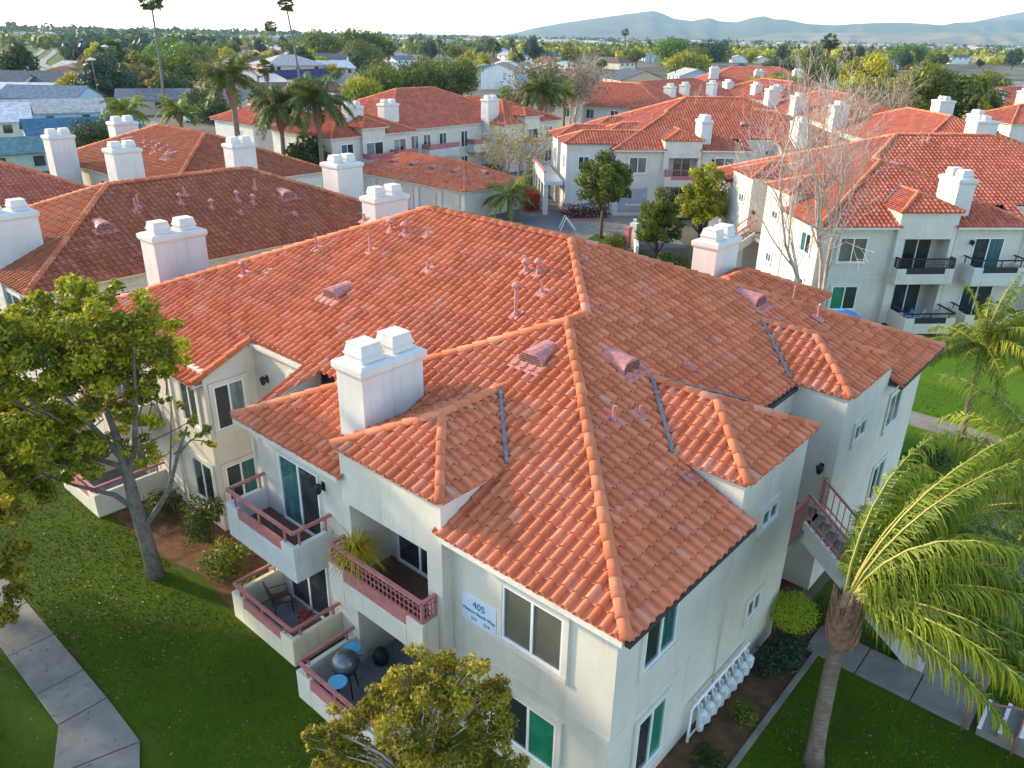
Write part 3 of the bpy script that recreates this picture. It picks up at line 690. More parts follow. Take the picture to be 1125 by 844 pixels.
def frond_arrays(R, origin, az, elev, L, nleaf, droop, leaf_len, width, wind=(0,0,0), segs=3, hang=.75):
    """one feather frond: bent rachis and two rows of hanging leaflets"""
    d=np.array([math.cos(az)*math.cos(elev),math.sin(az)*math.cos(elev),math.sin(elev)]); p=np.array(origin,float); pts=[p.copy()]; m=14
    for i in range(m):
        d=d+np.array([0,0,-droop/m*(.35+1.5*i/m)])+np.array(wind)/m; d/=np.linalg.norm(d); p=p+d*L/m; pts.append(p.copy())
    pts=np.array(pts); Q=[];U=[]; tone=np.clip(R.normal(.45,.16),0,1)
    for k_ in range(nleaf):
        f=.10+.90*k_/nleaf+R.normal(0,.012); f=min(.995,f); j=min(m-1,int(f*m)); g=f*m-j; q=pts[j]*(1-g)+pts[j+1]*g; t=pts[j+1]-pts[j]; t/=np.linalg.norm(t)
        side=np.cross(t,[0,0,1.]); sl=np.linalg.norm(side); side=side/sl if sl>.15 else np.array([math.sin(az),-math.cos(az),0])
        for sg in (-1,1):
            ll=leaf_len*(math.sin(PI*min(1,.12+.88*f)**.8)*.8+.25)*R.uniform(.8,1.15); v=side*sg*R.uniform(.35,1.05)+t*R.uniform(.2,.85)+np.array([0,0,R.uniform(-.35,.5)])+R.normal(size=3)*.12; v/=np.linalg.norm(v); a=q.copy(); w0=width; hv=R.uniform(.5,1.5)
            tn=np.clip(tone+R.normal(0,.14),0,1)
            for s_ in range(segs):
                v2=v+np.array([0,0,-hang*hv*(s_+.4)])+np.array(wind)*.6; v2/=np.linalg.norm(v2); b=a+v2*ll/segs; w1=width*(1-(s_+1)/segs*.85)
                wd=np.cross(v2,t); nn=np.linalg.norm(wd); wd=np.cross(v2,wd/nn if nn>1e-3 else side); wd/=max(1e-6,np.linalg.norm(wd))
                Q.append([a-wd*w0,a+wd*w0,b+wd*w1,b-wd*w1]); U += [(tn,.5)]*4; a=b; v=v2; w0=w1
    return pts,np.array(Q).reshape(-1,3),U
def feather_palm(name, label, base, top, nf, L, seed, mat='palm', leaf_len=.55, width=.022, nleaf=55, wind=(0,0,0), tr=(.20,.15), segs=3, cat='palm tree', group=None, droop=(1.0,1.7), azs=None, bulge=True, hang=.75, spear=True, elr=(-.25,1.25)):
    """top = crown point relative to the base"""
    R=rng(seed); root=empty(name,tuple(base),0,label,cat,group); top=np.array(top,float); Q=[];U=[]; mb=MB()
    for i in range(nf):
        az=2*PI*i/nf*2.618+R.normal(0,.2) if azs is None else azs[i%len(azs)]+R.normal(0,.25)
        el=R.uniform(*elr) if i>1 or not spear else 1.35
        pts,q,u=frond_arrays(R,top+R.normal(size=3)*.05,az,el,L*R.uniform(.8,1.1),nleaf,R.uniform(*droop)*(1.0 if el<1.3 else .35),leaf_len,width,wind,segs,hang)
        Q.append(q);U += u; mb.tube(pts[::2],np.linspace(.035,.006,len(pts[::2])),4,False)
    Q=np.concatenate(Q); crown=quads_obj('crown',Q,len(Q)//4,M[mat],root,U)
    mb.build('frond_stem',M['palm_stem'],crown)
    t=MB(); n=12; H=np.linalg.norm(top)
    pts=[top*f+np.array([.10*math.sin(f*2.5),.06*math.sin(f*3),0]) for f in np.linspace(0,1,n)]; rr=[tr[0]+(tr[1]-tr[0])*f+(.07*math.exp(-(f/.06)**2)) for f in np.linspace(0,1,n)]
    t.tube(pts,rr,10); t.build('trunk',M['bark_palm'],root,True)
    if bulge:
        R2=rng(seed+9); s=MB(); s.tube([top*.70,top*.76,top*.86,top*.95,top*1.02],[tr[1]*1.02,tr[1]*1.9,tr[1]*2.05,tr[1]*1.7,.06],10)
        for k_ in range(46):
            a=R2.random()*2*PI; z=R2.uniform(.76,.98); c=top*z; r_=tr[1]*1.75
            s.tube([c+np.array([math.cos(a)*r_*.8,math.sin(a)*r_*.8,-.18]),c+np.array([math.cos(a)*r_*1.12,math.sin(a)*r_*1.12,.1]),c+np.array([math.cos(a)*r_*1.3,math.sin(a)*r_*1.3,.34])],[.075,.055,.012],4,False)
        s.build('old_leaf_base',M['boot'],root)
    return root
M['palm_stem']=simple('palm_rachis',(.30,.27,.06),.6,.2,4,.05)
M['boot']=simple('palm_boots',(.24,.13,.075),.9,.5,9,.5,bs=20)
def fan_palm(name, label, base, h, crown, seed, skirt=.0, tr=.22, cat='palm tree', group=None, lean=(0,0), nfan=34, mat='palm_dk'):
    R=rng(seed); root=empty(name,tuple(base),0,label,cat,group); top=np.array([lean[0],lean[1],h-crown*.9]); Q=[];U=[]
    def fan(o,d,L,tone):
        d=d/np.linalg.norm(d); up=np.array([0,0,1.]); s=np.cross(d,up); s/=max(.05,np.linalg.norm(s)); n_=np.cross(s,d); hub=o+d*L*.55
        for k_ in range(11):
            a=(k_-5)/5*1.35; v=d*math.cos(a)+s*math.sin(a)+n_*R.uniform(-.1,.25); v=v/np.linalg.norm(v); e=hub+v*L*.5+np.array([0,0,-.16*L*abs(a)]); w=np.cross(v,n_)*L*.07; mid=hub+v*L*.25
            Q.append([hub,mid-w,e,mid+w]); U.extend([(np.clip(tone+R.normal(0,.1),0,1),.5)]*4)
        w=s*.025; Q.append([o-w,o+w,hub+w,hub-w]); U.extend([(.6,.5)]*4)
    for i in range(nfan):
        a=R.random()*2*PI; e=math.asin(R.uniform(-.75,1)); fan(top,np.array([math.cos(a)*math.cos(e),math.sin(a)*math.cos(e),math.sin(e)]),crown*R.uniform(.8,1.1),R.uniform(.1,.8))
    V=np.array(Q).reshape(-1,3); quads_obj('crown',V,len(V)//4,M[mat],root,U)
    if skirt>0:
        n=int(260); a=R.random(n)*2*PI; z=top[2]-R.random(n)*skirt; r_=R.uniform(.25,.55,n)*crown*.55; Qs=[]
        for i in range(n):
            c=np.array([top[0]+math.cos(a[i])*r_[i]*.5,top[1]+math.sin(a[i])*r_[i]*.5,z[i]]); d=np.array([math.cos(a[i])*.35,math.sin(a[i])*.35,-1.])*crown*.35; w=np.array([-math.sin(a[i]),math.cos(a[i]),0])*.10*crown
            Qs.append([c-w*.3,c+w*.3,c+d+w,c+d-w])
        V=np.array(Qs).reshape(-1,3); quads_obj('dead_skirt',V,len(V)//4,M['palm_dry'],root,np.repeat(R.random((n,2)),4,0))
    t=MB(); t.tube([top*f+np.array([.3*math.sin(f*3),.2*math.sin(f*2),0])*min(1,h/15) for f in np.linspace(0,1,9)],np.linspace(tr*1.25,tr*.72,9),7); t.build('trunk',M['bark'],root,True)
    return root
def shrub(name, label, base, rad, h, leaf, seed, dens=900, size=.05, cat='shrub', group=None, clumps=7, ball=False, ry=None):
    R=rng(seed); root=empty(name,tuple(base),0,label,cat,group); cs=[];rs=[]
    if ball: cs=[(0,0,h*.52)]; rs=[rad*.96]; cs+= [(rad*.35*math.cos(a),rad*.35*math.sin(a),h*.52+rad*.3*math.sin(2*a)) for a in (0,1.6,3.1,4.7)]; rs+=[rad*.66]*4
    else:
        for i in range(clumps):
            a=R.random()*2*PI; f=R.random()**.5*.65; cs.append((rad*f*math.cos(a),(ry or rad)*f*math.sin(a),h*R.uniform(.30,.66))); rs.append(min(rad,h)*R.uniform(.34,.52))
    crown_obj(root,cs,rs,dens,size,M[leaf],seed+3,'foliage',squash=.9,fill=.72 if ball else .2,up=.1)
    mb=MB()
    for i in range(min(6,len(cs))): limb(mb,(0,0,-.05),cs[i],.035,.01,R,5,3,.05)
    mb.build('stem',M['bark_brown'],root)
    return root
def hedge(name, label, p0, p1, wid, h, leaf, seed, dens=260, size=.07, cat='hedge', group=None):
    """clipped hedge along a line: leaf cards over the skin of a long box, on short stems"""
    R=rng(seed); p0=np.array(p0,float); p1=np.array(p1,float); L=np.linalg.norm(p1-p0); rz=math.atan2(*(p1-p0)[1::-1]); root=empty(name,(*p0[:2],0),rz,label,cat,group)
    nx=max(2,int(L/(wid*.55))); cs=[];rs=[]
    for i in range(nx):
        for z in ((h*.32,h*.68) if h>.7 else (h*.5,)): cs.append((L*(i+.5)/nx,R.normal(0,.05),z+R.normal(0,.03))); rs.append(wid*.55*R.uniform(.85,1.15))
    crown_obj(root,cs,rs,dens*1.6,size,M[leaf],seed,'foliage',squash=min(1.1,h/wid*.7),fill=.5)
    mb=MB()
    for i in range(nx): mb.tube([(L*(i+.5)/nx,0,-.05),(L*(i+.5)/nx,.03,h*.5)],[.03,.015],5)
    mb.build('stem',M['bark_brown'],root)
    return root
# ------------------------------------------------------------------ the building in front
main,main_roof=apartment('cream two-storey apartment building with orange tile roof nearest the viewer',(0,0,0),0,False,'pink','tile','cap',7,2)
for x,y,z in ((5.14,14.55,7.35),(4.93,6.11,7.61)): dormer_vent(main,x,y,z,(1,0),.40)
for x,y,z in ((6.28,4.55,7.45),(13.52,4.54,7.45)): dormer_vent(main,x,y,z,(0,1),.40)
for x,y,z,h,hood,r in ((6.53,17.57,7.93,.75,0,.045),(7.08,15.28,8.16,.95,0,.06),(4.53,19.16,7.1,.45,1,.07),(4.95,18.36,7.27,.45,0,.04),(7.0,12.38,8.13,.35,0,.045),
   (6.31,8.08,7.84,1.05,1,.07),(7.96,9.15,8.53,.35,1,.07),(7.98,8.7,8.54,.45,1,.06),(7.3,8.0,8.27,.45,0,.04),(8.23,15.52,8.64,.4,1,.08),(8.26,14.84,8.66,.35,1,.07),(8.43,13.89,8.73,.35,0,.045),(8.4,17.2,8.7,.35,0,.05)):
    pipe_vent(main,x,y,z,(1,0),h,r,bool(hood))
for x,y,z,h,r in ((4.26,3.33,6.94,.55,.06),(5.11,3.16,6.87,.35,.05),(15.13,3.81,7.14,.7,.05),(15.03,2.9,6.80,.6,.06),(8.09,3.6,7.05,.2,.04),(4.49,1.42,6.15,.10,.04)): pipe_vent(main,x,y,z,(0,1),h,r)
chimney(main,19.0,20.0,7.6,9.45,0,8.2,False,2,'y')
chimney(main,12.2,14.0,24.0,25.0,0,8.0,False,2,'x')
bk=MB(); hips=hip_planes(bk,14.5,4.6,20.9,9.4,EZ+.35,T,7,.272,.345,15); bo=bk.build('bay_roof',M['tile'],main); cap_part(bo,hips,M['cap'],False,.125,7,bo)
bw=MB(); bw.box(18.6,20.6,4.9,9.1,0,EZ+.35); bw.build('bay_wall',M['stucco'],main)
staircase(main,9.57,10.74,.42,-3.1,2.75,M['pink'])
r=MB()
for a,b in (((8.25,.42),(9.55,.42)),((10.76,.42),(10.9,.42))):
    r.bar((*a,3.8),(*b,3.8),.07); n=max(2,int(math.dist(a,b)/.13))
    for k_ in range(n+1): x=a[0]+(b[0]-a[0])*k_/n; r.bar((x,.42,2.75),(x,.42,3.8),.024)
r.build('railing',M['pink'],main)
# address sign
def lettering(parent, txt, size, loc, rot, mat, depth=.004, name='lettering'):
    cu=bpy.data.curves.new('txt','FONT'); cu.body=txt; cu.size=size; cu.align_x='CENTER'; cu.extrude=depth; cu.resolution_u=3
    o=bpy.data.objects.new('txt',cu); C.objects.link(o); bpy.context.view_layer.update()
    me=bpy.data.meshes.new_from_object(o.evaluated_get(bpy.context.evaluated_depsgraph_get()))
    bpy.data.objects.remove(o); bpy.data.curves.remove(cu)
    me.materials.clear(); me.materials.append(mat)
    q=bpy.data.objects.new(name,me); C.objects.link(q); q.parent=parent; q.location=loc; q.rotation_euler=rot; return q
M['sign']=simple('sign_board',(.62,.70,.78),.4,.08,3,0); M['sign_blue']=simple('sign_lettering',(.02,.16,.36),.4,.1,3,0)
s=empty('address_sign',(.335,3.80,3.71),-PI/2,'pale blue building number sign reading 405 on the cream wall','sign')
b=MB().box(-.50,.50,-.0,.028,-.36,.36).build('board',M['sign'],s); bevel(b,.006,1)
for tx,sz,x,z in (('405',.25,0,.08),('Mission Beach Way',.118,0,-.08),('213',.115,-.15,-.255),('214',.115,.22,-.255)):
    lettering(s,tx,sz,(x,-.004,z),(PI/2,0,0),M['sign_blue'])
# gas meters along the shaded wall
M['meter']=simple('meter_paint',(.62,.64,.63),.45,.18,6,.05); M['bluepipe']=simple('blue_paint',(.03,.10,.30),.5,.2,5,0)
gm=empty('gas_meter_bank',(3.55,.30,0),0,'row of pale gas meters and pipes along the shaded stucco wall','gas meters')
p=MB(); p.tube([(0,-.12,-.05),(0,-.12,1.0),(.12,-.12,1.05),(2.85,-.12,1.05)],.035,7); p.tube([(.05,-.12,.12),(2.85,-.12,.12)],.02,6)
for k_ in range(8): p.tube([(.32+k_*.34,-.12,1.05),(.32+k_*.34,-.12,.82)],.022,6); p.tube([(.46+k_*.34,-.14,.80),(.46+k_*.34,-.06,.9),(.46+k_*.34,.05,.9)],.02,6)
p.build('pipe',M['white'],gm)
for k_ in range(8):
    x=.39+k_*.34; mm=MB(); mm.lathe((x,-.22,.42),[(.04,-.02),(.125,.02),(.135,.14),(.125,.26),(.10,.32),(.04,.36)],12); mm.box(x-.10,x+.10,-.33,-.28,.50,.70); mm.tube([(x-.07,-.15,.75),(x-.07,-.15,.86)],.025,6); mm.tube([(x+.07,-.15,.75),(x+.07,-.15,.86)],.025,6)
    mm.lathe((x,-.2,.12),[(.05,0),(.09,.05),(.09,.22),(.04,.28)],10)
    mm.build('meter',M['bluepipe'] if False else M['meter'],gm)
# things on the balconies and patios
pot=empty('potted_plant',(-.05,7.50,2.8),0,'spiky yellow-green potted plant behind the lattice balcony railing','plant')
q=MB(); q.lathe((0,0,0),[(.14,0),(.20,.34),(.22,.36),(.18,.37)],14); q.build('pot',M['bark_brown'],pot)
R=rng(4); Q=[];U=[]
for k_ in range(330):
    a=R.random()*2*PI; e=R.uniform(.15,1.45); L=R.uniform(.6,1.15); d=np.array([math.cos(a)*math.cos(e),math.sin(a)*math.cos(e)-.25,math.sin(e)]); p0=np.array([0,0,.55+R.uniform(0,.35)]); tn=R.random()
    for s_ in range(3):
        d2=d+np.array([0,0,-.38*(s_+.3)]); d2/=np.linalg.norm(d2); p1=p0+d2*L/3; w=np.cross(d2,[0,0,1.]); w/=max(.1,np.linalg.norm(w)); w0,w1=.019*(1-s_/3.2),.019*(1-(s_+1)/3.2)
        Q.append([p0-w*w0,p0+w*w0,p1+w*w1,p1-w*w1]); U += [(tn,.5)]*4; p0=p1; d=d2
V=np.array(Q).reshape(-1,3); quads_obj('foliage',V,len(V)//4,M['spiky'],pot,U)
MB().tube([(0,0,.3),(.01,0,.9)],[.05,.035],7).build('stem',M['bark_brown'],pot)
M['grill_grey']=simple('grill_lid',(.16,.165,.18),.32,.15,4,.03,.6); M['grill_blue']=simple('grill_shelf_blue',(.10,.42,.60),.4,.1,4,0)
gr=empty('barbecue_grill',(-.85,7.15,.07),.6,'round grey-lidded barbecue grill with two blue side tables on the corner patio','barbecue grill')
g=MB(); g.lathe((0,0,.92),[(.33,-.02),(.335,.04),(.30,.20),(.20,.30),(.06,.345),(.0,.35)],22); bev=g.build('lid',M['grill_grey'],gr,True)
MB().tube([(-.12,-.30,1.10),(-.12,-.37,1.13),(.12,-.37,1.13),(.12,-.30,1.10)],.012,6).build('handle',M['black'],bev)
g=MB(); g.lathe((0,0,.66),[(.10,0),(.25,.06),(.32,.18),(.335,.24)],22); g.build('bowl',M['black'],gr,True)
g=MB()
for a in (.8,2.4,3.9,5.5): g.tube([(.2*math.cos(a),.2*math.sin(a),.75),(.30*math.cos(a),.30*math.sin(a),0)],.02,6)
g.build('leg',M['black'],gr)
for sx in (-1,1):
    g=MB(); g.lathe((sx*.56,0,.88),[(.0,0),(.22,.0),(.235,.012),(.22,.03),(0,.03)],20); q=g.build('side_table',M['grill_blue'],gr)
    MB().tube([(sx*.56,0,0),(sx*.56,0,.88)],.022,6).build('table_leg',M['black'],q)
def chair(label, loc, rz, mat, frame, name='patio_chair', grp=None):
    r=empty(name,loc,rz,label,'chair',grp)
    s=MB(); s.box(-.25,.25,-.24,.24,.40,.44); bevel(s.build('seat',mat,r),.02,2)
    b=MB(); b.add([(-.25,.22,.44),(.25,.22,.44),(.23,.40,.98),(-.23,.40,.98),(-.25,.26,.44),(.25,.26,.44),(.23,.44,.98),(-.23,.44,.98)],[(0,1,2,3),(7,6,5,4),(0,4,5,1),(1,5,6,2),(2,6,7,3),(3,7,4,0)]); bevel(b.build('backrest',mat,r),.02,2)
    for x,y in ((-.23,-.22),(.23,-.22),(-.23,.22),(.23,.22)): MB().tube([(x,y,.42),(x*1.1,y*1.12,0)],.016,6).build('leg',frame,r)
    for x in (-.27,.27): MB().tube([(x,-.22,.42),(x,-.22,.64),(x,.28,.66)],.015,6).build('armrest',frame,r)
    return r
M['tan']=simple('chair_tan',(.36,.23,.12),.8,.2,6,.05); M['rattan']=simple('chair_dark_mesh',(.06,.05,.045),.7,.3,14,.1)
chair('tan patio chair in the shade behind the grill',(-.1,5.95,.07),2.2,M['tan'],M['black'])
chair('dark mesh patio chair on the walled patio under the balcony',(-.2,10.9,.07),1.2,M['rattan'],M['black'])
pf=empty('potted_flowers',(-.15,9.9,.07),0,'red flowering plant in a pot on the walled patio','plant')
MB().lathe((0,0,0),[(.12,0),(.17,.26),(.18,.28),(.14,.28)],12).build('pot',M['pink'],pf); crown_obj(pf,[(0,0,.42),(.1,.05,.36)],[.24,.18],1500,.045,M['leaf_red'],5,'foliage')
wf=empty('potted_flowers',(-.95,22.0,.07),0,'pot of pale flowers at the far patio corner under the tree','plant')
MB().lathe((0,0,0),[(.14,0),(.20,.7),(.21,.72),(.16,.72)],12).build('pot',M['white'],wf); crown_obj(wf,[(0,0,.95),(.12,.05,.85)],[.26,.2],1500,.05,M['white'],6,'foliage')
bg=MB(); bg.lathe((.35,7.3,.07),[(.10,0),(.19,.05),(.22,.25),(.15,.42),(.05,.46)],10)
tag(bg.build('trash_bag',M['black'],None,True),'black filled bag on the corner patio beside the column','bag')
# north end chimneys of the front building replace the default one
for o in [c for c in main.children if c.name.startswith('chimney')]:
    if max(v.co.y for v in o.data.vertices)>20 or min(v.co.x for v in o.data.vertices)>18:
        for ch in list(o.children): bpy.data.objects.remove(ch)
        bpy.data.objects.remove(o)
chimney(main,3.5,5.55,23.5,24.6,0,7.9,False,2,'x'); chimney(main,14.1,16.1,23.6,24.6,0,7.9,False,2,'x'); chimney(main,17.6,19.4,7.9,8.9,4,7.95,False,2,'x')
# ------------------------------------------------------------------ neighbouring buildings of the estate
RY=math.radians(46.1)
V1=[('p',8.5,4.2,0,0,.75),('p',8.2,3.9,0,0,.8),('d',6.2,3.3,0,0,0),('p',11.2,4.6,0,0,.5),('h',10.6,4.0,0,0,.5),('h',11.9,3.3,0,0,.45),('h',13.6,3.6,0,0,.5),('h',14.3,3.2,0,0,.45),('p',13.1,2.6,0,0,.3),('p',15.2,4.3,0,0,.7),('d',16.6,3.6,0,0,0),('p',15.9,1.9,0,0,.25),('p',9.8,1.2,0,0,.2)]
V1=[(k_,x*.92-1.2,y,a,b,h) for k_,x,y,a,b,h in V1]
L1=hip_building('long apartment building with brown aged tiles behind the near roof, palm beside its ridge',(.09,27.5,0),0,19.76,12.46,EZ,4,'tile_b','cap_b',
   [(.2,2.15,3.6,4.9,4.5,7.95),(18.5,20.3,4.9,6.4,0,8.0)],V1,[('W',.35,6.5,8.0,3.4,4.9),('W',.35,2.0,4.0,2.9,4.9),('S',.35,3,4.2,3.5,4.8)])
L2=hip_building('apartment building with pink roof vents and tile hip seen over the brown roof',(14.2,44,0),0,12.1,19.0,EZ,4,'tile_b','cap',
   [(4.5,6.2,-.2,1.0,0,8.0),(-1.9,-.1,3.0,4.4,0,7.9),(5.0,6.9,18.5,19.9,0,7.9),(-1.8,-.1,13.5,14.8,0,7.8)],
   [('h',3.4,6.5+i*1.15,0,0,.45) for i in range(4)]+[('p',2.9+(i%2)*.9,8+i*1.0,0,0,.6) for i in range(4)]+[('d',3.6,13.4,0,0,0),('d',3.0,5.6,0,0,0),('p',1.7,9,0,0,.3)],[('W',.35,3,4.4,3.5,4.8),('W',.35,10,11.4,3.5,4.8)])
L3=hip_building('apartment building at the left edge, dark tiles behind a low palm',(-13.6,45.6,0),0,25,12.5,EZ-.2,4,'tile_c','cap_b',[(20.5,22.3,11.2,12.5,0,7.8)],[('p',14,3.6,0,0,.5),('d',17,3.2,0,0,0),('p',12.5,4.2,0,0,.4)],[('S',.35,12,13.4,3.5,4.8)])
bay=MB(); hips=hip_planes(bay,19.5,30.5,24.5,36,4.2,T,4,.272,.345,9); o=bay.build('roof',M['tile'],L1); cap_part(o,[((a[0],a[1],a[2]),b) for a,b in hips],M['cap_b'],False,.12,5)
for o in [o]: o.location=(-.09,-27.5,0)
for o in [c for c in L1.children if c.name.startswith('ridge_cap')][-5:]: o.location=(-.09,-27.5,0)
RR,rr_roof=apartment('cream apartment building on the right with black balcony railings and bare tree in front',(33.3,9.91,.2),RY,True,'black','tile_c','cap',4,1)
staircase(RR,9.57,10.74,.42,-3.1,2.75,M['pink'],True)
for x,y,z,h,s_ in ((8.9,10.6,8.92,.7,0),(8.6,10.1,8.79,.7,0),(4.2,19.6,6.9,.4,0),(6.3,17.0,7.85,.5,0),(7.9,18.4,8.5,.6,0),(8.2,18.9,8.6,.6,0)): pipe_vent(RR,x,y,z,(1,0),h,.07,False,True)
for x,y,z in ((6.2,7.2,7.8),(4.6,16.4,7.1)): dormer_vent(RR,x,y,z,(1,0),.42,True)
for x,y,z in ((8.4,4.6,7.45),): dormer_vent(RR,x,y,z,(0,1),.42,True)
pipe_vent(RR,12.6,5.2,7.72,(0,1),.6,.07,False,True)
R1,r_roof=apartment('apartment building in the middle with red hedge by its outside stair and grey garage doors',(50.05,34.87,.3),RY,True,'pink','tile_c','cap',4,1,14.8)
for (x0,x1,y0,z) in ((.9,5.0,-4.3,5.6),(6.0,10.4,-4.4,5.5)):
    m=MB(True); hips=hip_planes(m,x0,y0,x1,y0+9.5,z+.35,T,4,.272,.345,19); o=m.build('bay_roof',M['tile_c'],R1); cap_part(o,hips,M['cap'],True,.12,5)
    w=MB(True); w.box(x0+.3,x1-.3,y0+.3,1,-.3,z+.35); o=w.build('bay_wall',M['stucco_w'],R1)
    window(R1,'S',y0+.3,x0+1.1,x0+2.0,3.6,4.8,True,('glass','glass')); window(R1,'W',x0+.3,y0+1.4,y0+2.4,3.6,4.8,True,('glass','glass_teal'))
m=MB(True); m.box(.4,10,-6.0,-4.3,2.4,2.7)
for k_ in range(5): m.box(.6+k_*2.2,1.0+k_*2.2,-6.0,-5.6,-.3,2.4)
m.box(.4,10,-6.05,-5.9,2.7,3.5); m.build('walkway',M['stucco_w'],R1)
MB(True).box(.4,10,-6.1,-5.86,3.5,3.62).build('railing',M['pink'],R1)
M['garage_door']=simple('garage_door_grey',(.34,.34,.38),.6,.12,4,.05)
for k_ in range(4):
    w=MB(True); w.wb('W',.35,.8+k_*2.9,3.4+k_*2.9,0.0,2.3,.0,.05)
    for j in range(3): w.wb('W',.35,.85+k_*2.9,3.35+k_*2.9,.15+j*.72,.72+j*.72,.05,.065)
    if k_ in (0,): w.build('garage_door',M['garage_door'],R1)
for x,y,z,h in ((8.6,9.6,8.8,.8),(8.0,13,8.5,.6)): pipe_vent(R1,x,y,z,(1,0),h,.07,False,True)
for x,y,z in ((5.5,7.2,7.5),(4.8,13.2,7.2)): dormer_vent(R1,x,y,z,(1,0),.42,True)
for x,y,z in ((6.2,4.8,7.55),(11.5,4.0,7.2)): pipe_vent(R1,x,y,z,(0,1),.5,.08,True,True)
GA=hip_building('low garage block with hipped tile roof and a row of wooden doors',(38.9,42.3,0),0,8.0,15.8,2.6,4,'tile','cap',(),[('d',2.4,y,0,0,0) for y in (3.5,6.3,9,11.7)]+[('d',4.6,2.0,0,0,0)],(),name='garage_building',cat='garage',p=.30)
M['wood_door']=simple('garage_wood',(.55,.50,.42),.7,.25,6,.15)
for k_ in range(5):
    w=MB(); w.wb('W',.35,.9+k_*3,2.9+k_*3,0,2.15,0,.05)
    for j in range(7): w.wb('W',.35,.95+k_*3+j*.28,1.2+k_*3+j*.28,.05,2.1,.05,.062)
    w.build('garage_door',M['wood_door'],GA); MB().wb('W',.35,2.95+k_*3,3.25+k_*3,0,2.2,.0,.03).build('gap_panel',M['garage_door'],GA)
M1=empty('apartment_building',(37.8,59.2,0),0,'cream apartment building behind the garage block with three chimneys and curved balconies','apartment building')
def blk(root,x0,y0,x1,y1,z,t_='tile_c',wall='stucco'):
    MB().box(x0+.35,x1-.35,y0+.35,y1-.35,-.2,z+.05).build('wall',M[wall],root)
    m=MB(); hips=hip_planes(m,x0,y0,x1,y1,z,T,4,.34,.42,int(x0*3)); r=m.build('roof',M[t_],root); cap_part(r,hips,M['cap'],False,.15,5,None,.4)
    MB().box(x0+.03,x1-.03,y0+.03,y0+.11,z-.18,z-.04).build('fascia',M['trim'],root)
blk(M1,0,0,10.9,10.9,EZ); blk(M1,8.2,1.0,30,17,EZ+.03); blk(M1,22.6,-2.2,33,14,EZ-.03)
blk(M1,3.4,-.5,7.0,6,EZ+.75); blk(M1,25.6,-2.7,29,4,EZ+.75)
for c in ((3.9,5.9,2.2,3.3),(8.8,10.8,2.4,3.5),(22.4,24.2,0.2,1.4),(9.0,10.4,12.5,13.8)): chimney(M1,*c,0,8.1,False,2,'x')
for x in (1.4,): window(M1,'S',.35,x,x+1.5,3.4,4.8,g=('glass_teal','glass'))
sliding_door(M1,'S',-.15,4.1,6.3,2.8,4.8); sliding_door(M1,'S',.35,8.1,9.8,3.0,4.8); 
for x in (11.4,13.2,15.6,19.0): window(M1,'S',1.35,x,x+1.1,3.0,4.8,g=('glass','glass_teal')); window(M1,'S',1.35,x,x+1.1,.3,2.0,g=('glass_teal','glass'))
for x in (30.4,): window(M1,'S',-1.85,x,x+1.3,3.4,4.8,g=('glass_teal','glass_teal')); window(M1,'S',-1.85,x,x+1.3,.6,2.0,g=('glass','glass_teal'))
sliding_door(M1,'S',-2.35,26.2,28.4,2.8,4.8)
for (x0,x1,y) in ((3.6,6.8,-.15),(7.6,10.4,.35),(13.0,17.6,1.35),(20,24,1.35),(25.8,28.8,-2.35)):
    m=MB(); m.box(x0,x1,y-1.2,y,2.4,2.75).box(x0,x1,y-1.2,y-1.08,2.75,3.3).box(x0,x0+.12,y-1.08,y,2.75,3.3).box(x1-.12,x1,y-1.08,y,2.75,3.3); o=m.build('balcony',M['stucco_w'],M1)
    MB().box(x0,x1,y-1.22,y-1.16,3.32,3.85).box(x0,x0+.06,y-1.16,y,3.32,3.85).build('railing',M['pink'],o)
def ridge_bldg(label,p0,p1,zr,W,chim,seg=3,tile='tile_c',ext=0,vents=()):
    p0=np.array(p0);p1=np.array(p1);d=p1-p0;L=np.linalg.norm(d);yaw=math.atan2(d[1],d[0]);h=W/2;e=d/L;n=np.array([-e[1],e[0]]);o=p0-e*h-n*h
    return hip_building(label,(o[0],o[1],0),yaw,L+2*h,W,zr-T*h,seg,tile,'cap',chim,vents,[('S',.35,3+i*4,4.3+i*4,3.2,4.6) for i in range(int((L+W)/4)-1)]+[('W',.35,2+i*4,3.3+i*4,3.2,4.6) for i in range(int(W/4))]+[('N',W-.35,3+i*4,4.3+i*4,3.2,4.6) for i in range(int((L+W)/4)-1)],E=.45,p=.36)
ridge_bldg('distant tiled apartment building behind the leafless pair of trees',(100.5,75.5),(102.6,66.5),8.2,15,[(2,3.6,3,4.5,0,8.0),(9,10.6,-.6,.7,0,7.8)])
ridge_bldg('distant tiled apartment building left of the bright green round tree',(107.5,69.4),(127.4,70.9),8.2,13,[(4,5.6,-.4,1,0,7.9),(12,13.6,1,2.2,0,7.8),(20,21.6,-.4,1,0,7.9)])
ridge_bldg('farthest tiled apartment building with a light hip in front of far houses',(183,91.5),(190.5,82.5),8.6,17,[(2,4,2,4,0,8.4),(12,14,-.6,1,0,8),(22,24,2,4,0,8.2)])
ridge_bldg('distant tiled apartment building with a cluster of white chimneys',(136.5,62),(130.8,53.5),8.3,13.5,[(3,4.8,1,2.4,0,7.6),(13,14.6,1,2.4,0,7.7),(18,19.6,2,3.4,0,7.6)])
ridge_bldg('tiled apartment building just behind the right building, wide chimney at its end',(88.8,22.4),(82.0,16.2),8.2,13,[(19.5,21.5,6,8,0,8.3),(2,4,11.5,13.2,0,8.9),(2,4,-.5,1.2,0,8.2),(9,10.6,12,13.3,0,8.0)],vents=[('p',9,8.4,0,0,.7),('p',12,9,0,0,.9),('p',7,9.2,0,0,.5)])
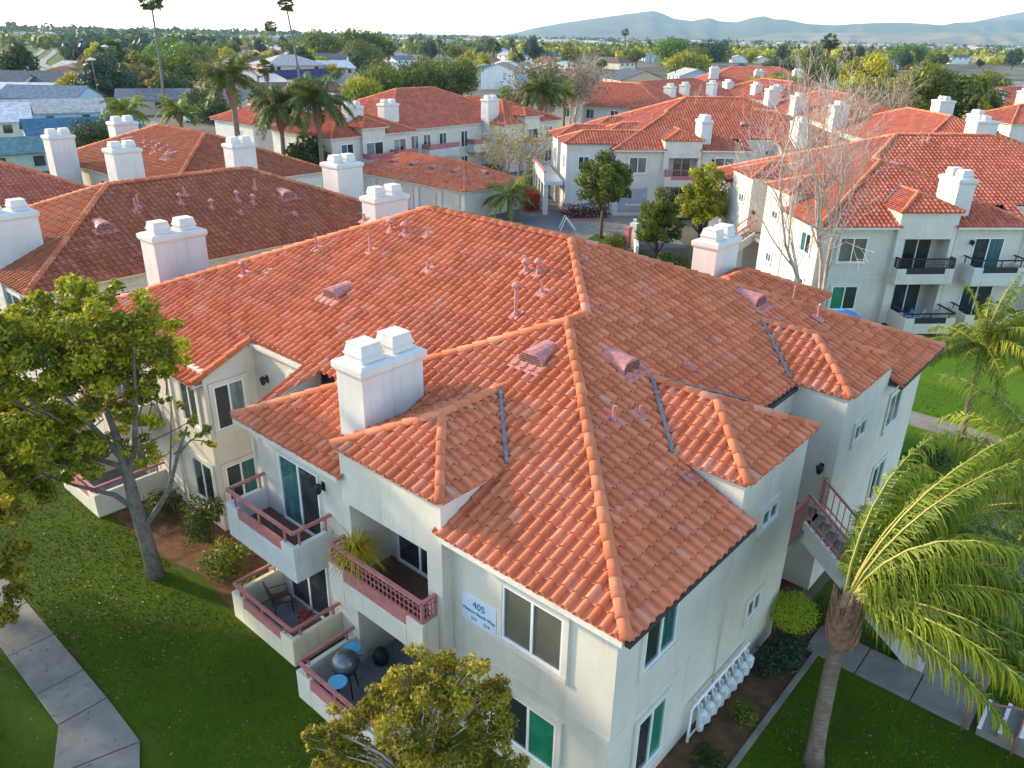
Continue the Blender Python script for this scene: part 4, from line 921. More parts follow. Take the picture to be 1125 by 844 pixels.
ridge_bldg('tiled apartment building between the bare tree and the far palms',(112,41),(104,33.5),8.3,13.5,[(3,5,-.5,1.2,0,8.2),(14,16,-.5,1,0,8.0)])
ridge_bldg('tiled apartment building at the right edge below the far palms',(139,28.5),(158,22.5),8.2,13,[(4,6,-.4,1.2,0,8.2),(12,14,-.4,1.2,0,8.2)])
ridge_bldg('low tiled corner building at the right edge with small square windows',(117,16.5),(124,11),7.6,9,[])
hip_building('small cream apartment block half hidden behind the tall feather palms',(40.5,77.5,0),0,10,9,5.2,4,'tile_c','cap',[(8.2,9.6,2,3.4,0,7.2)],(),[('W',.35,3,4,3.4,4.2),('S',.35,3,4.2,3.2,4.5)],wall='stucco_w')
# white chairs on the right building's ground-floor balcony, blue parasol
def rr_pt(x,y,z):
    c,s=math.cos(RY),math.sin(RY); y=-y; return (33.3+c*x-s*y,9.91+s*x+c*y,z+.2)
M['blue_fab']=simple('blue_fabric',(.07,.23,.55),.8,.15,5,.05)
M['plastic']=simple('white_plastic',(.72,.76,.82),.4,.05,3,0)
chair('white plastic chair behind the black rail of the ground-floor balcony',rr_pt(-.6,6.3,.07),RY+2.6,M['plastic'],M['plastic'])
chair('blue seated chair on the far ground-floor balcony beside the white one',rr_pt(-.6,5.6,.07),RY+2.9,M['blue_fab'],M['plastic'])
pu=empty('parasol',rr_pt(-1.5,1.5,-.75),0,'blue parasol standing low below the bare tree','parasol')
MB().tube([(0,0,0),(0,0,2.1)],.025,6).build('pole',M['white'],pu); m=MB(); m.lathe((0,0,1.75),[(1.0,0),(.6,.2),(.04,.40)],10); m.build('canopy',M['blue_fab'],pu)
# ------------------------------------------------------------------ ground
def sheet(name, pts, z, mat, kind='structure', th=None):
    m=MB(); n=len(pts); m.add([(p[0],p[1],z) for p in pts],[tuple(range(n))])
    ar=sum(pts[i][0]*pts[(i+1)%n][1]-pts[(i+1)%n][0]*pts[i][1] for i in range(n))
    if ar<0: m.F=[f[::-1] for f in m.F]
    o=m.build(name,M[mat],None); o['kind']=kind; return o
# terrain reaches the coast on the left and the foot of the hills on the right
coast=[(-600,1500),(-150,1900),(500,2400),(1500,3300),(2600,4600),(3800,6200)]
sheet('ground',[(-600,-400),(8500,-3500),(8500,6200)]+coast[::-1],0,'town')
k=NT('sea'); k.col((.10,.27,.38)).rough(.6,.1).bump(k.noise(.02,4),.25,3.); M['sea']=k.m
sheet('ocean',[(-9000,1200),(-600,1200),(6000,6000),(9000,9400),(-9000,9400)],-4,'sea')
sheet('lawn',[(-30,-10),(1.0,-10),(1.0,12),(.2,13),(.2,18.5),(1,19),(1,26),(-30,26)],.004,'turf')
sheet('planting_bed',[(-1.15,11.8),(.9,11.8),(2.6,12.2),(2.6,15.7),(.9,15.8),(.9,19.3),(-1.3,19.3),(-1.35,16),(-.9,14)],.012,'soil')
sheet('lawn',[(1.0,-14),(19.2,-14),(19.2,26),(18,26),(18,-.0),(1,0)],.005,'turf')
sheet('lawn',[(19.2,-14),(60,-14),(60,6),(30,9),(19.5,26),(19.2,26)],.005,'turf_sun')
sheet('planting_bed',[(-.3,.6),(-.3,-.85),(8.3,-.85),(8.3,.6)],.013,'soil'); sheet('planting_bed',[(9.6,.6),(9.6,-2.6),(8.4,-1.0),(8.4,3),(11,3),(11,.6)],.0125,'soil')
def path(name, polys, z=.05):
    m=MB()
    for q in polys:
        ar=sum(q[i][0]*q[(i+1)%len(q)][1]-q[(i+1)%len(q)][0]*q[i][1] for i in range(len(q)))
        m.prism(q if ar>0 else q[::-1],-.1,z)
    o=m.build(name,M['concrete'],None); o['kind']='structure'; bevel(o,.012,2); return o
sl=[]; ys=[26,24.1,22.2,20.3,18.4,16.5,14.6,12.7,11.35]
for a,b in zip(ys[:-1],ys[1:]): sl.append([(-6.0,a-.012),(-6.0,b+.012),(-4.88,b+.012),(-4.88,a-.012)])
sl.append([(-6.0,11.325),(-6.62,10.0),(-4.93,9.5),(-4.88,11.325)]); sl.append([(-6.64,9.975),(-6.7,8.6),(-5.55,8.2),(-4.95,9.475)]); sl.append([(-6.71,8.575),(-9.5,4),(-8.3,3.4),(-5.56,8.175)])
path('footpath',sl); 
c=MB()
for k_ in range(14):
    a0,a1=[-.9+2.6*(k_+j)/14 for j in (0,1)]; q=lambda a,r:(-7.75+r*math.cos(a),13.05+r*math.sin(a)); c.prism([q(a0,.62),q(a0,.80),q(a1,.80),q(a1,.62)],0,.09)
o=c.build('kerb',M['concrete'],None); o['kind']='structure'
path('footpath',[[(8.38,-1.95+.01-k_*1.35),(8.38,-.62-k_*1.35),(9.58,-.62-k_*1.35),(9.58,-1.95+.01-k_*1.35)] for k_ in range(3)]+[[(9.6,-2.62),(9.6,-4.65),(11.4,-4.65),(11.4,-2.62)],[(11.42,-2.62),(11.42,-4.65),(13.4,-4.65),(13.4,-2.62)],[(13.42,-2.62),(13.42,-4.65),(17,-4.65),(17,-2.62)],[(17.02,-2.62),(17.02,-4.65),(26,-4.65),(26,-2.62)],[(24.5,-2.6),(26,-2.6),(26,5),(24.5,5)]],.05)
o=MB().box(2.0,8.36,-.99,-.86,-.05,.07).build('kerb',M['concrete'],None); o['kind']='structure'
st=MB()
for k_ in range(3): st.box(8.38+.002*k_,9.58-.002*k_,-11.5 if k_==2 else -5.177-.40*k_,-4.78-.40*k_,-.2,.05+.15*(k_+1))
gs=tag(st.build('garden_step',M['concrete'],None),'short concrete steps with white edges going up beside the shaded lawn','steps')
for k_ in range(3): MB().box(8.385,9.575,-4.86-.40*k_,-4.775-.40*k_,.05+.15*(k_+1)-.03,.056+.15*(k_+1)).build('nosing',M['white'],gs)
for x,lab in ((8.30,'pink handrail on the lawn side of the garden steps'),(9.68,'pink handrail on the far side of the garden steps under the palm')):
    hr=empty('handrail',(x,-4.5,0),0,lab,'handrail'); p=MB()
    p.tube([(0,0,0),(0,0,.91),(0,-.05,.95),(0,-1.05,1.38),(0,-1.15,1.40),(0,-1.50,1.40),(0,-1.56,1.36),(0,-1.56,0)],.028,8); p.build('rail',M['pink'],hr,True)
    p=MB(); p.tube([(0,-1.05,1.37),(0,-1.05,0)],.024,8); p.build('post',M['pink'],hr,True)
# estate drive and court between the buildings
sheet('driveway',[(20,26.6),(20,44),(27,44),(27,66),(36,66),(38,58),(38.5,41),(60,58),(90,90),(100,80),(52,31),(45,24),(31,34)],.006,'asphalt')
sheet('driveway',[(40,30.5),(45,25.5),(52.5,33),(47.5,38.5)],.010,'concrete')
sheet('lawn',[(37.5,33.2),(40.2,30.8),(43.6,31.6),(43.2,28.2),(41,25),(38.0,20),(33,25)],.012,'turf')
for i,q in enumerate((((41.3,26.6),(44.2,28.4)),)):
    w=MB(); a,b=q; w.bar((a[0],a[1],.85),(b[0],b[1],.85),.28,1.7); tag(w.build('garden_wall',M['stucco_y'],None),'low cream garden wall beside the driveway behind the round tree','wall')
w=MB(); w.bar((41.2,26.4,.8),(37.0,23.5,.8),.22,1.6); w.box(41.0,41.5,26.2,26.8,0,2.1); tag(w.build('garden_wall',M['stucco_w'],None),'white garden wall with a post running behind the bushy trees','wall')
m=MB(); m.box(40.3,40.7,26.4,26.8,0,1.8); m.box(40.25,40.75,26.35,26.85,1.8,1.9); tag(m.build('gate_post',M['pink'],None),'pink gate post between the two garden walls','post')
w=MB(); w.bar((45.9,36.6,.08),(48.6,33.9,.08),.16,.16); o=w.build('red_kerb',M['pink'],None); tag(o,'red painted kerb in front of the red hedge','kerb')
for k_ in range(4): w=None
ld=empty('step_frame',(43.2,34.2,0),math.radians(46),'pale ladder-like step frame standing in the driveway','ladder')
for sx in (-.45,.45): MB().bar((sx,-.5,.05),(sx,.35,1.1),.08).build('stile',M['plastic'],ld); MB().bar((sx,.35,1.1),(sx,.8,.03),.06).build('brace',M['plastic'],ld)
for k_ in range(4): MB().box(-.43,.43,-.42+k_*.2-.05,-.42+k_*.2+.09,.16+k_*.25,.19+k_*.25).build('rung',M['plastic'],ld)
# the S-bend road on the far left
def ribbon(name, pts, wd, z, mat):
    P=np.array([G(*p)[:2] for p in pts]); m=MB(); vs=[]
    for i in range(len(P)):
        t=P[min(i+1,len(P)-1)]-P[max(i-1,0)]; t/=np.linalg.norm(t); n=np.array([-t[1],t[0]])*wd/2; vs += [(*(P[i]+n),z),(*(P[i]-n),z)]
    m.add(vs,[(2*i,2*i+1,2*i+3,2*i+2) for i in range(len(P)-1)]); o=m.build(name,M[mat],None); o['kind']='structure'
ribbon('road',[(70,83),(58,77),(50,74),(46,71),(48,67),(54,63),(60,58),(60,55),(52,52.5),(44,52)],3,.3,'concrete')
ribbon('road',[(58,80),(42,76),(30,72),(27,69),(33,65),(42,60),(47,56),(44,53)],3,.3,'concrete')
sheet('road',[tuple(G(*p)[:2]) for p in ((-20,118),(60,108),(120,128),(190,145),(190,139),(125,122),(62,103),(-20,111))],.02,'concrete')

sheet('field',[tuple(G(*p)[:2]) for p in ((-40,84),(95,88),(105,60),(80,50),(-40,49))],.1,'turf')
# ------------------------------------------------------------------ vegetation near the front building
tl=empty('broadleaf_tree',(-1.83,15.07,0),0,'large olive-green tree on the left lawn in front of the balconies','tree')
TB=[[-3.2,15.53,8.3,1.0],[-2.17,15.65,8.4,.95],[-1.4,14.02,8.3,.85],[-0.93,14.48,7.15,.88],[-1.81,15.58,7.49,1.15],[-3.19,14.78,7.72,1.1],[-3.88,15.35,7.4,1.1],[-1.41,16.02,6.04,1.0],[-2.67,15.01,6.62,1.1],[-3.47,15.82,6.11,1.05],[-3.48,19.08,4.61,1.1],[-1.57,14.65,5.85,.75],[-0.45,14.91,6.48,.6],[-2.87,16.16,5.11,.9],[-3.54,17.63,4.42,.95],[-4.39,16.53,4.47,.85],[-1.93,15.76,5.19,.75],[-0.46,15.06,5.18,.42],[-0.54,13.69,4.98,.40],[-0.06,14.07,4.07,.26],[-0.63,14.43,4.46,.28],[-4.52,16.3,6.82,1.15],[-4.38,19.11,4.2,1.1],[-1.05,14.56,6.24,.65],[-3.52,16.16,4.25,.5],[-2.53,13.87,8.5,.8],[-0.98,15.66,7.19,.75],[-3.43,16.79,7.73,.8],[-2.4,14.6,8.95,.5],[-3.6,15.0,8.75,.5],[-1.6,14.5,8.95,.45],[-4.7,17.5,5.6,1.],[-5.2,16.5,7.6,1.1],[-5.4,17.2,5.2,1.1],[-4.4,15.9,8.2,1.0],[-3.0,16.6,4.9,.9],[-4.0,16.0,5.2,1.0],[-1.1,13.6,7.7,.7],[-.6,14.2,7.6,.6],[-2.2,14.9,7.0,1.1],[-3.3,16.7,3.6,.7],[-3.9,17.4,3.5,.8],[-2.7,16.0,4.2,.7],[-4.3,18.0,3.6,.9],[-2.2,15.5,4.5,.5],[-1.4,14.9,4.9,.5],[-2.6,15.0,4.7,.7],[-1.9,14.4,4.5,.6],[-3.2,15.6,4.1,.8],[-4.2,16.6,3.3,.8],[-4.9,17.4,3.1,.9],[-1.2,15.6,4.6,.5]]
R=rng(21); cs=[];rs=[]
for x,y,z,r in TB:
    c=np.array([x+1.83,y-15.07,z]); n=max(4,int(r*10))
    for i in range(n):
        d=R.normal(size=3); d/=np.linalg.norm(d); cs.append(c+d*r*.68*R.uniform(.6,1.15)); rs.append(r*R.uniform(.22,.42))
crown_obj(tl,cs,rs,2300,.072,M['leaf_olive'],31,squash=.8,fill=.2)
mb=MB(); O=np.array([-1.83,15.07,0])
tr=[np.array(p)-O for p in ([-1.83,15.07,-.1],[-1.89,15.14,1.38],[-1.95,15.21,2.32],[-1.98,15.24,3.53],[-2.05,15.32,4.96])]
mb.tube(tr,[.26,.205,.19,.15,.10],12)
def br(pts,r0,r1):
    q=[np.array(p)-O for p in pts]; mb.tube(q,np.linspace(r0,r1,len(q)),7,False)
br([[-1.9,15.16,1.7],[-1.6,14.85,2.2],[-1.28,14.44,2.95],[-1.0,14.1,4.1],[-.7,13.85,5.0]],.11,.03)
br([[-1.95,15.21,2.3],[-2.3,15.6,2.8],[-2.56,15.91,2.91],[-3.0,16.4,3.1],[-3.6,17.1,3.5]],.09,.03)
br([[-1.98,15.24,3.4],[-1.75,15.0,4.3],[-1.6,14.7,5.6],[-1.5,14.3,7.6]],.11,.03)
br([[-2.0,15.27,4.0],[-2.6,15.5,5.3],[-3.2,15.7,6.6]],.10,.03); br([[-2.05,15.32,4.9],[-2.3,15.2,6.4],[-2.6,14.9,8.2]],.09,.02)
br([[-1.98,15.24,3.7],[-2.8,16.0,4.2],[-3.6,17.2,4.6],[-4.2,18.2,4.7]],.08,.02); br([[-1.0,14.1,4.1],[-.5,14.2,4.4],[-.05,14.1,4.2]],.03,.012); br([[-1.2,14.35,3.4],[-.9,14.6,4.3],[-.5,15.0,5.4]],.035,.012)
R=rng(8)
for i in range(60):
    c=cs[int(R.integers(0,len(cs)))]; q=tr[int(R.integers(3,5))]; e=q+(c-q)*.55+R.normal(size=3)*.25
    mb.tube([e,(e+c)/2+R.normal(size=3)*.1,c],[.028,.018,.008],4,False)
mb.build('trunk',M['bark'],tl,True)
et=empty('broadleaf_tree',(-6.6,15.4,0),0,'golden-leaved tree overhanging the footpath at the left edge','tree')
cs=[];rs=[];R=rng(41)
for x,y,z,r in ([-5.56,14.1,3.51,.7],[-5.22,13.71,4.56,.6],[-5.64,14.2,4.29,.9],[-5.62,14.18,2.42,.6],[-5.98,14.59,1.85,.8],[-5.63,14.19,1.43,.45],[-6.08,14.71,2.96,1.0],[-5.24,13.74,3.52,.35],[-5.72,14.29,5.04,1],[-5.44,13.97,2.43,.4],[-6.8,15.6,4.6,1.3],[-7.2,15.0,3.2,1.2]):
    c=np.array([x+6.6,y-15.4,z])
    for i in range(max(3,int(r*8))):
        d=R.normal(size=3); d/=np.linalg.norm(d); cs.append(c+d*r*.62); rs.append(r*R.uniform(.25,.42))
crown_obj(et,cs,rs,1700,.075,M['leaf_gold'],43,squash=.8,fill=.2)
mb=MB(); mb.tube([(0,0,-.1),(.1,-.1,1.4),(.2,-.3,2.6)],[.16,.12,.08],8)
for c in cs[::4]: mb.tube([(.1,-.1,1.5),np.array(c)*.6+np.array([0,0,.8]),c],[.05,.03,.01],4,False)
mb.build('trunk',M['bark'],et,True)
ft=empty('broadleaf_tree',(-2.3,2.9,0),0,'small golden-green tree in front of the wall with the number sign','tree')
FB=[[-2.25,2.92,4.71,.35],[-1.79,2.59,4.39,.35],[-2.59,3.3,4.28,.33],[-1.45,2.24,3.93,.4],[-2.34,2.62,4.01,.45],[-1.68,2.37,3.11,.45],[-1.51,1.73,3.67,.35],[-2.78,3.79,3.41,.35],[-3.16,4.16,3.1,.3],[-2.77,2.76,3.71,.4],[-2.33,2.3,3.02,.45],[-1.64,1.6,2.97,.45],[-2.8,3.85,2.44,.35],[-3.5,4.02,2.68,.3],[-2.64,3.25,2.29,.4],[-1.36,1.39,2.54,.3],[-3.61,4.23,3.08,.2],[-1.97,2.19,4.14,.4],[-2.3,2.52,4.59,.35],[-1.37,1.74,4.1,.28],[-1.64,2.05,4.74,.25],[-3.05,4.06,2.73,.3],[-2.34,2.98,1.75,.5],[-1.33,2.12,1.54,.5],[-3.0,3.95,1.8,.4]]
cs=[];rs=[];R=rng(52)
for x,y,z,r in FB:
    c=np.array([x+2.3,y-2.9,z])
    for i in range(9):
        d=R.normal(size=3); d/=np.linalg.norm(d); cs.append(c+d*r*.85*np.array([1,1,1.1])); rs.append(r*R.uniform(.36,.62))
crown_obj(ft,cs,rs,4600,.042,M['leaf_gold'],53,squash=.9,fill=.2)
mb=MB(); mb.tube([(0,0,-.1),(.03,-.05,1.0),(.08,-.15,1.9)],[.10,.08,.055],8)
for c in cs[::3]: c=np.array(c); mb.tube([(.05,-.08,1.3+.3*(c[2]>3)),c*np.array([.45,.45,.7])+np.array([0,0,.35]),c],[.035,.02,.006],4,False)
mb.build('trunk',M['bark_pale'],ft,True)
w=(RT[0],RT[1]); wind=(w[0]*.55,w[1]*.55,0)
feather_palm('feather_palm','tall feather palm with wind-blown fronds beside the outside stair',(4.99,-2.23,0),(-.05,.06,4.75),84,4.2,71,'palm',.85,.016,105,(w[0]*.62,w[1]*.62,0),(.185,.15),3,azs=[-.85,-1.2,-.4,.1,-1.6,-.6,.45,-.9,-1.0,-.1,-1.9,-1.4,-.7,-.2,-.5],droop=(1.1,2.3),hang=1.4,elr=(.1,1.4))
feather_palm('feather_palm','second feather palm leaning in from the right edge over the walkway',(11.6,-5.9,0),(-.8,1.1,5.2),36,4.0,73,'palm',.9,.016,95,(w[0]*.3,w[1]*.3,0),(.19,.15),3,droop=(1.3,2.1))
feather_palm('feather_palm','slender leaning palm on the lawn behind the far roof corner',(24.0,-.67,0),(-.15,.15,4.3),38,2.9,75,'palm',.62,.02,64,(w[0]*.4,w[1]*.4,0),(.13,.09),3,bulge=False,droop=(1.0,1.9))
feather_palm('feather_palm','bushy palm at the right edge below the black balcony rails',(27.5,-3.2,0),(0,0,3.6),34,3.0,77,'palm',.62,.02,60,(w[0]*.3,w[1]*.3,0),(.14,.11),3,bulge=False)
shrub('ball_shrub','round clipped yellow-green ball shrub at the wall by the stair',(8.2,-.2,.45),.64,1.3,'leaf_ball',81,4200,.03,ball=True)
shrub('shrub','dark spreading shrub below the round clipped ball',(7.3,-.35,0),1.1,.95,'leaf_blue',82,1500,.05,ry=.5,clumps=9)
shrub('shrub','low dark shrub against the kerb strip in front of the meters',(5.2,-.5,0),.6,.5,'leaf_green',83,1500,.045,ry=.35)
shrub('shrub','grassy low shrub at the corner end of the planting bed',(3.4,-.45,0),.7,.55,'leaf_dark',84,1500,.045,ry=.35)
shrub('shrub','tiny green shrub at the foot of the front corner wall',(.9,-.35,0),.5,.6,'leaf_gold',85,1800,.045,ry=.35)
shrub('shrub','shaded shrub under the outside stair',(10.0,-.6,0),.6,.6,'leaf_dark',86,1000,.05)
shrub('shrub','tall dark shrub in the soil bed under the nook window',(.1,15.4,0),1.0,1.9,'leaf_dark',87,1100,.06,clumps=9)
shrub('shrub','green shrub in the soil bed beside the tree trunk',(-.35,13.4,0),.95,1.25,'leaf_green',88,1100,.06,clumps=9)
shrub('shrub','leggy brown-green shrub next to the near walled patio',(-.3,12.2,0),.6,.8,'leaf_olive',89,800,.055)
shrub('shrub','dark shrub against the far patio wall behind the trunk',(.0,17.6,0),.9,1.4,'leaf_dark',90,1000,.06)
shrub('shrub','rounded dark shrub on the lawn behind the far wall',(21.2,-.3,0),.8,1.0,'leaf_dark',91,900,.06)
shrub('shrub','bright green shrub strip at the far wall corner of the lawn',(20.6,.6,0),.8,.8,'leaf_bright',92,900,.06)
# ------------------------------------------------------------------ court between the buildings
broad_tree('broadleaf_tree','round dark-leaved tree on the small lawn by the driveway',(42.58,30.48,0),7.1,3.0,'leaf_green','bark_brown',101,.30,60,620,.13,.16,rc=.20,cone=.15)
broad_tree('broadleaf_tree','dense upright tree in front of the right stair building',(43.0,22.0,0),7.6,2.4,'leaf_olive','bark_brown',102,.22,60,700,.12,.18,rc=.22,cone=.3)
broad_tree('broadleaf_tree','bushy green tree behind the white garden wall',(39.2,23.2,0),5.8,2.3,'leaf_green','bark_brown',103,.12,60,700,.12,.12,rc=.22,cone=.4)
shrub('ball_shrub','round clipped ball shrub on the small lawn beside the garden wall',(39.9,27.3,0),.85,1.6,'leaf_green',104,900,.07,ball=True)
shrub('shrub','leafy shrub at the foot of the bushy trees, left of the chimney',(37.9,21.2,0),1.5,1.6,'leaf_dark',105,500,.10)
shrub('shrub','red-brown low shrub at the edge of the small lawn',(40.6,32.2,0),.6,.5,'leaf_maroon',106,700,.07)
shrub('shrub','pale shrub with light leaves at the foot of the white garden wall',(38.6,25.0,0),.9,1.1,'leaf_blue',107,500,.09)
hedge('hedge','dark maroon clipped hedge on the red kerb',(46.3,37.2),(49.0,34.5),1.1,1.3,'leaf_maroon',110,300,.09)
hedge('hedge','bright orange-red clipped hedge beside the walk',(46.2,40.8),(48.4,43.0),1.6,1.9,'leaf_red',111,300,.10)
shrub('shrub','yellow-green mounded shrub behind the red hedge',(54.5,47.0,0),1.9,2.4,'leaf_bright',112,300,.12)
shrub('shrub','green shrub at the end of the walk by the far hedge',(56.5,48.5,0),1.4,1.2,'leaf_green',113,300,.12)
hedge('hedge','green hedge in front of the building behind the garages',(47.5,57.4),(60,57.2),1.5,1.3,'leaf_green',114,160,.14)
sheet('footpath',[(46.2,38.6),(55,46.5),(57.5,49),(55.2,50.6),(49,45.2),(44.5,40.6)],.014,'concrete')
sheet('lawn',[(47.2,42),(54,52),(60,56.8),(47.2,56.8)],.010,'turf')
feather_palm('feather_palm','short bushy palm at the end of the garage block',(42.5,40.3,0),(0,0,2.1),26,3.1,121,'palm',.55,.035,40,(0,0,0),(.28,.22),2,bulge=False,droop=(1.1,2.1),spear=False)
shrub('shrub','light green shrub at the garage end beside the short palm',(38.3,41.2,0),1.2,1.2,'leaf_bright',122,500,.10)
bare_tree('sparse_tree','sparse tree with pale trunks and a few yellow leaves before the hedge',(52.6,48.2,0),7.6,131,3,.75,'bark_pale',4,.17,'leaf_gold',1500,lsize=.14)
bare_tree('bare_tree','tall leafless pale tree in front of the right building',(33.9,9.4,0),14.2,132,3,.30,'bark_pale',5,.15,nb=(2,3))
bare_tree('bare_tree','smaller leafless tree with white branches by the right balconies',(31.5,-3.0,0),8.5,133,2,.6,'bark_pale',4,.10)
feather_palm('feather_palm','young palm rising between the brown roofs at the left',(2.2,43.2,0),(0,0,6.0),22,2.6,141,'palm',.5,.035,40,(0,0,0),(.16,.12),2,spear=False,bulge=False,droop=(.9,1.8))
feather_palm('feather_palm','heavy-crowned feather palm left of the tall pair behind the roofs',(38.0,76.5,0),(0,0,10.1),36,4.3,142,'palm_dk',1.0,.05,50,(0,0,0),(.32,.26),2,spear=False)
feather_palm('feather_palm','feather palm with long hanging fronds, middle of the group behind the roofs',(34.9,63.2,0),(.2,0,8.4),34,3.9,143,'palm_dk',1.0,.05,50,(0,0,0),(.24,.18),2,spear=False,droop=(1.6,2.5))
feather_palm('feather_palm','broad feather palm right in the group, beside the left wing of the far building',(36.3,58.8,0),(.1,.2,9.1),38,4.2,144,'palm_dk',1.0,.05,50,(0,0,0),(.24,.18),2,spear=False,droop=(1.4,2.4))
feather_palm('feather_palm','feather palm standing before the centre balconies behind the garages',(69.8,59.5,0),(0,0,8.7),30,3.6,145,'palm_dk',.9,.07,40,(0,0,0),(.26,.2),2,spear=False,droop=(1.4,2.4))
M1.location.y+=0
broad_tree('broadleaf_tree','leafy dark tree under the group of feather palms',(37.3,62.0,0),5.8,2.6,'leaf_dark','bark_brown',146,.15,18,220,.2,.15)
bare_tree('sparse_tree','tall yellowish thin-leaved tree left of its pair beyond the tiled roofs',(84,70.5,0),12,151,3,.5,'bark_pale',4,.2,'leaf_twig',3800,lsize=.20)
bare_tree('sparse_tree','tall tan leafless tree right of its pair beyond the tiled roofs',(91,70.5,0),12.5,152,3,.5,'bark_pale',5,.2,'leaf_twig',2600,lsize=.18)
feather_palm('feather_palm','slim palm standing between the pair of thin-leaved trees',(84,66.8,0),(0,0,7.6),20,2.4,153,'palm',.6,.07,30,(0,0,0),(.18,.14),2,spear=False)
broad_tree('broadleaf_tree','bright green round tree left of the pair of thin-leaved trees',(84,78,0),8,3.2,'leaf_bright','bark_brown',154,.2,18,160,.26,.2)
for i,(x,y,h,s_,lb) in enumerate(((100,55,9,161,'leafless grey tree left behind the middle roof'),(96,46,8,162,'leafless grey tree right behind the middle roof'),(98,31,11,163,'tan leafless tree behind the chimneys of the right building'),(110,30,12,164,'tan leafless tree in front of the dark tree belt at right'))):
    bare_tree('bare_tree',lb,(x,y,0),h,s_,2,.5,'bark_pale',4,.15,'leaf_twig' if i>1 else None,900,lsize=.16)
for (x,y,h,r,lf,s_,lb) in ((128,40,10,5.5,'leaf_olive',171,'olive round tree, left end of the tree belt behind the right building'),(131,33.5,11.5,6,'leaf_olive',172,'broad olive tree in the middle of the belt behind the right building'),(134,28,11,5.6,'leaf_green',173,'deep green tree in the belt behind the right building'),(131,24.5,9,4.5,'leaf_dark',174,'dark tree at the right end of the belt behind the right building'),
   (122,44,8,4,'leaf_bright',175,'yellow-green tree at the foot of the belt behind the white chimneys'),(158,50,13,6,'leaf_olive',176,'tall olive tree behind the belt, left of the far palms'),(172,73,8,6,'leaf_olive',177,'low olive spreading tree beside the farthest tiled roof'),(166,75.5,7,5,'leaf_gold',178,'golden low tree left of the farthest tiled roof')):
    broad_tree('broadleaf_tree',lb,(x,y,0),h,r,lf,'bark_brown',s_,.12,26,95,.32,.25,rc=.40)
feather_palm('feather_palm','feather palm with a pale trunk at the right behind the roofs',(124.5,22.5,0),(0,0,8.2),24,3.4,181,'palm_dk',.8,.09,30,(0,0,0),(.26,.2),2,spear=False)
feather_palm('feather_palm','lower yellowish palm beside the pale-trunked palm at right',(122,20.5,0),(0,0,5.2),22,3.2,182,'palm',.8,.09,30,(0,0,0),(.24,.2),2,spear=False)
feather_palm('feather_palm','palm behind the low corner building at the right edge',(131,14.5,0),(0,0,4.6),20,3.0,183,'palm',.8,.09,28,(0,0,0),(.24,.2),2,spear=False)
# ------------------------------------------------------------------ tall fan palms and trees of the town, each at its measured spot
feather_palm('feather_palm','bright feathery palm beside the blue roof, behind the white chimneys',(35.5,97,0),(0,0,5.6),26,3.6,195,'palm',.8,.07,34,(0,0,0),(.28,.22),2,spear=False)
feather_palm('feather_palm','smaller bright palm to the right of the one by the blue roof',(42.5,98,0),(0,0,5.2),24,3.3,196,'palm',.8,.07,34,(0,0,0),(.28,.22),2,spear=False)
fan_palm('fan_palm','tallest fan palm at the left, its crown cut by the top of the view',(62.4,143,0),21.3,2.3,201,.0,.22,nfan=60,lean=(.9,.6))
fan_palm('fan_palm','tall thin fan palm, the shorter of the pair against the sea',(150,242,0),18.2,2.4,202,.0,.20,nfan=56,lean=(.6,.2))
fan_palm('fan_palm','tall fan palm, the higher of the pair against the sea',(108,165.5,0),22.5,2.3,203,.0,.24,nfan=60,lean=(-1.5,1.2))
fan_palm('fan_palm','stout fan palm with a shaggy round crown above the grey houses',(69.8,178.4,0),12.7,3.0,204,2.6,.4,nfan=60)
fan_palm('fan_palm','stout fan palm with a brown skirt in front of the bushy palms',(92,155,0),9.5,2.2,205,2.0,.3,nfan=44)
fan_palm('fan_palm','round fan palm above the far green clump',(190,230,0),12.5,3.4,206,2.5,.35,nfan=50)
fan_palm('fan_palm','lone fan palm standing out against the blue hill',(560,377,0),21,3.6,207,.0,.5,nfan=40)
fan_palm('fan_palm','far fan palm with bare grey trunk above the chimney cluster',(180,63,0),14,2.2,208,.0,.45,nfan=26)
fan_palm('fan_palm','tall fan palm in the dark tree group right of the centre',(255,96,0),17,3.0,209,3.0,.35,nfan=44)
fan_palm('fan_palm','fan palm at the far right among low houses',(330,52,0),15,3.2,210,3.0,.4,nfan=40)
fan_palm('fan_palm','rightmost fan palm of the far houses',(300,33,0),15,3.2,211,2.5,.4,nfan=40)
fan_palm('fan_palm','dark skirted fan palm behind the stout shaggy one',(84,206,0),9,2.4,212,4.0,.4,nfan=30)
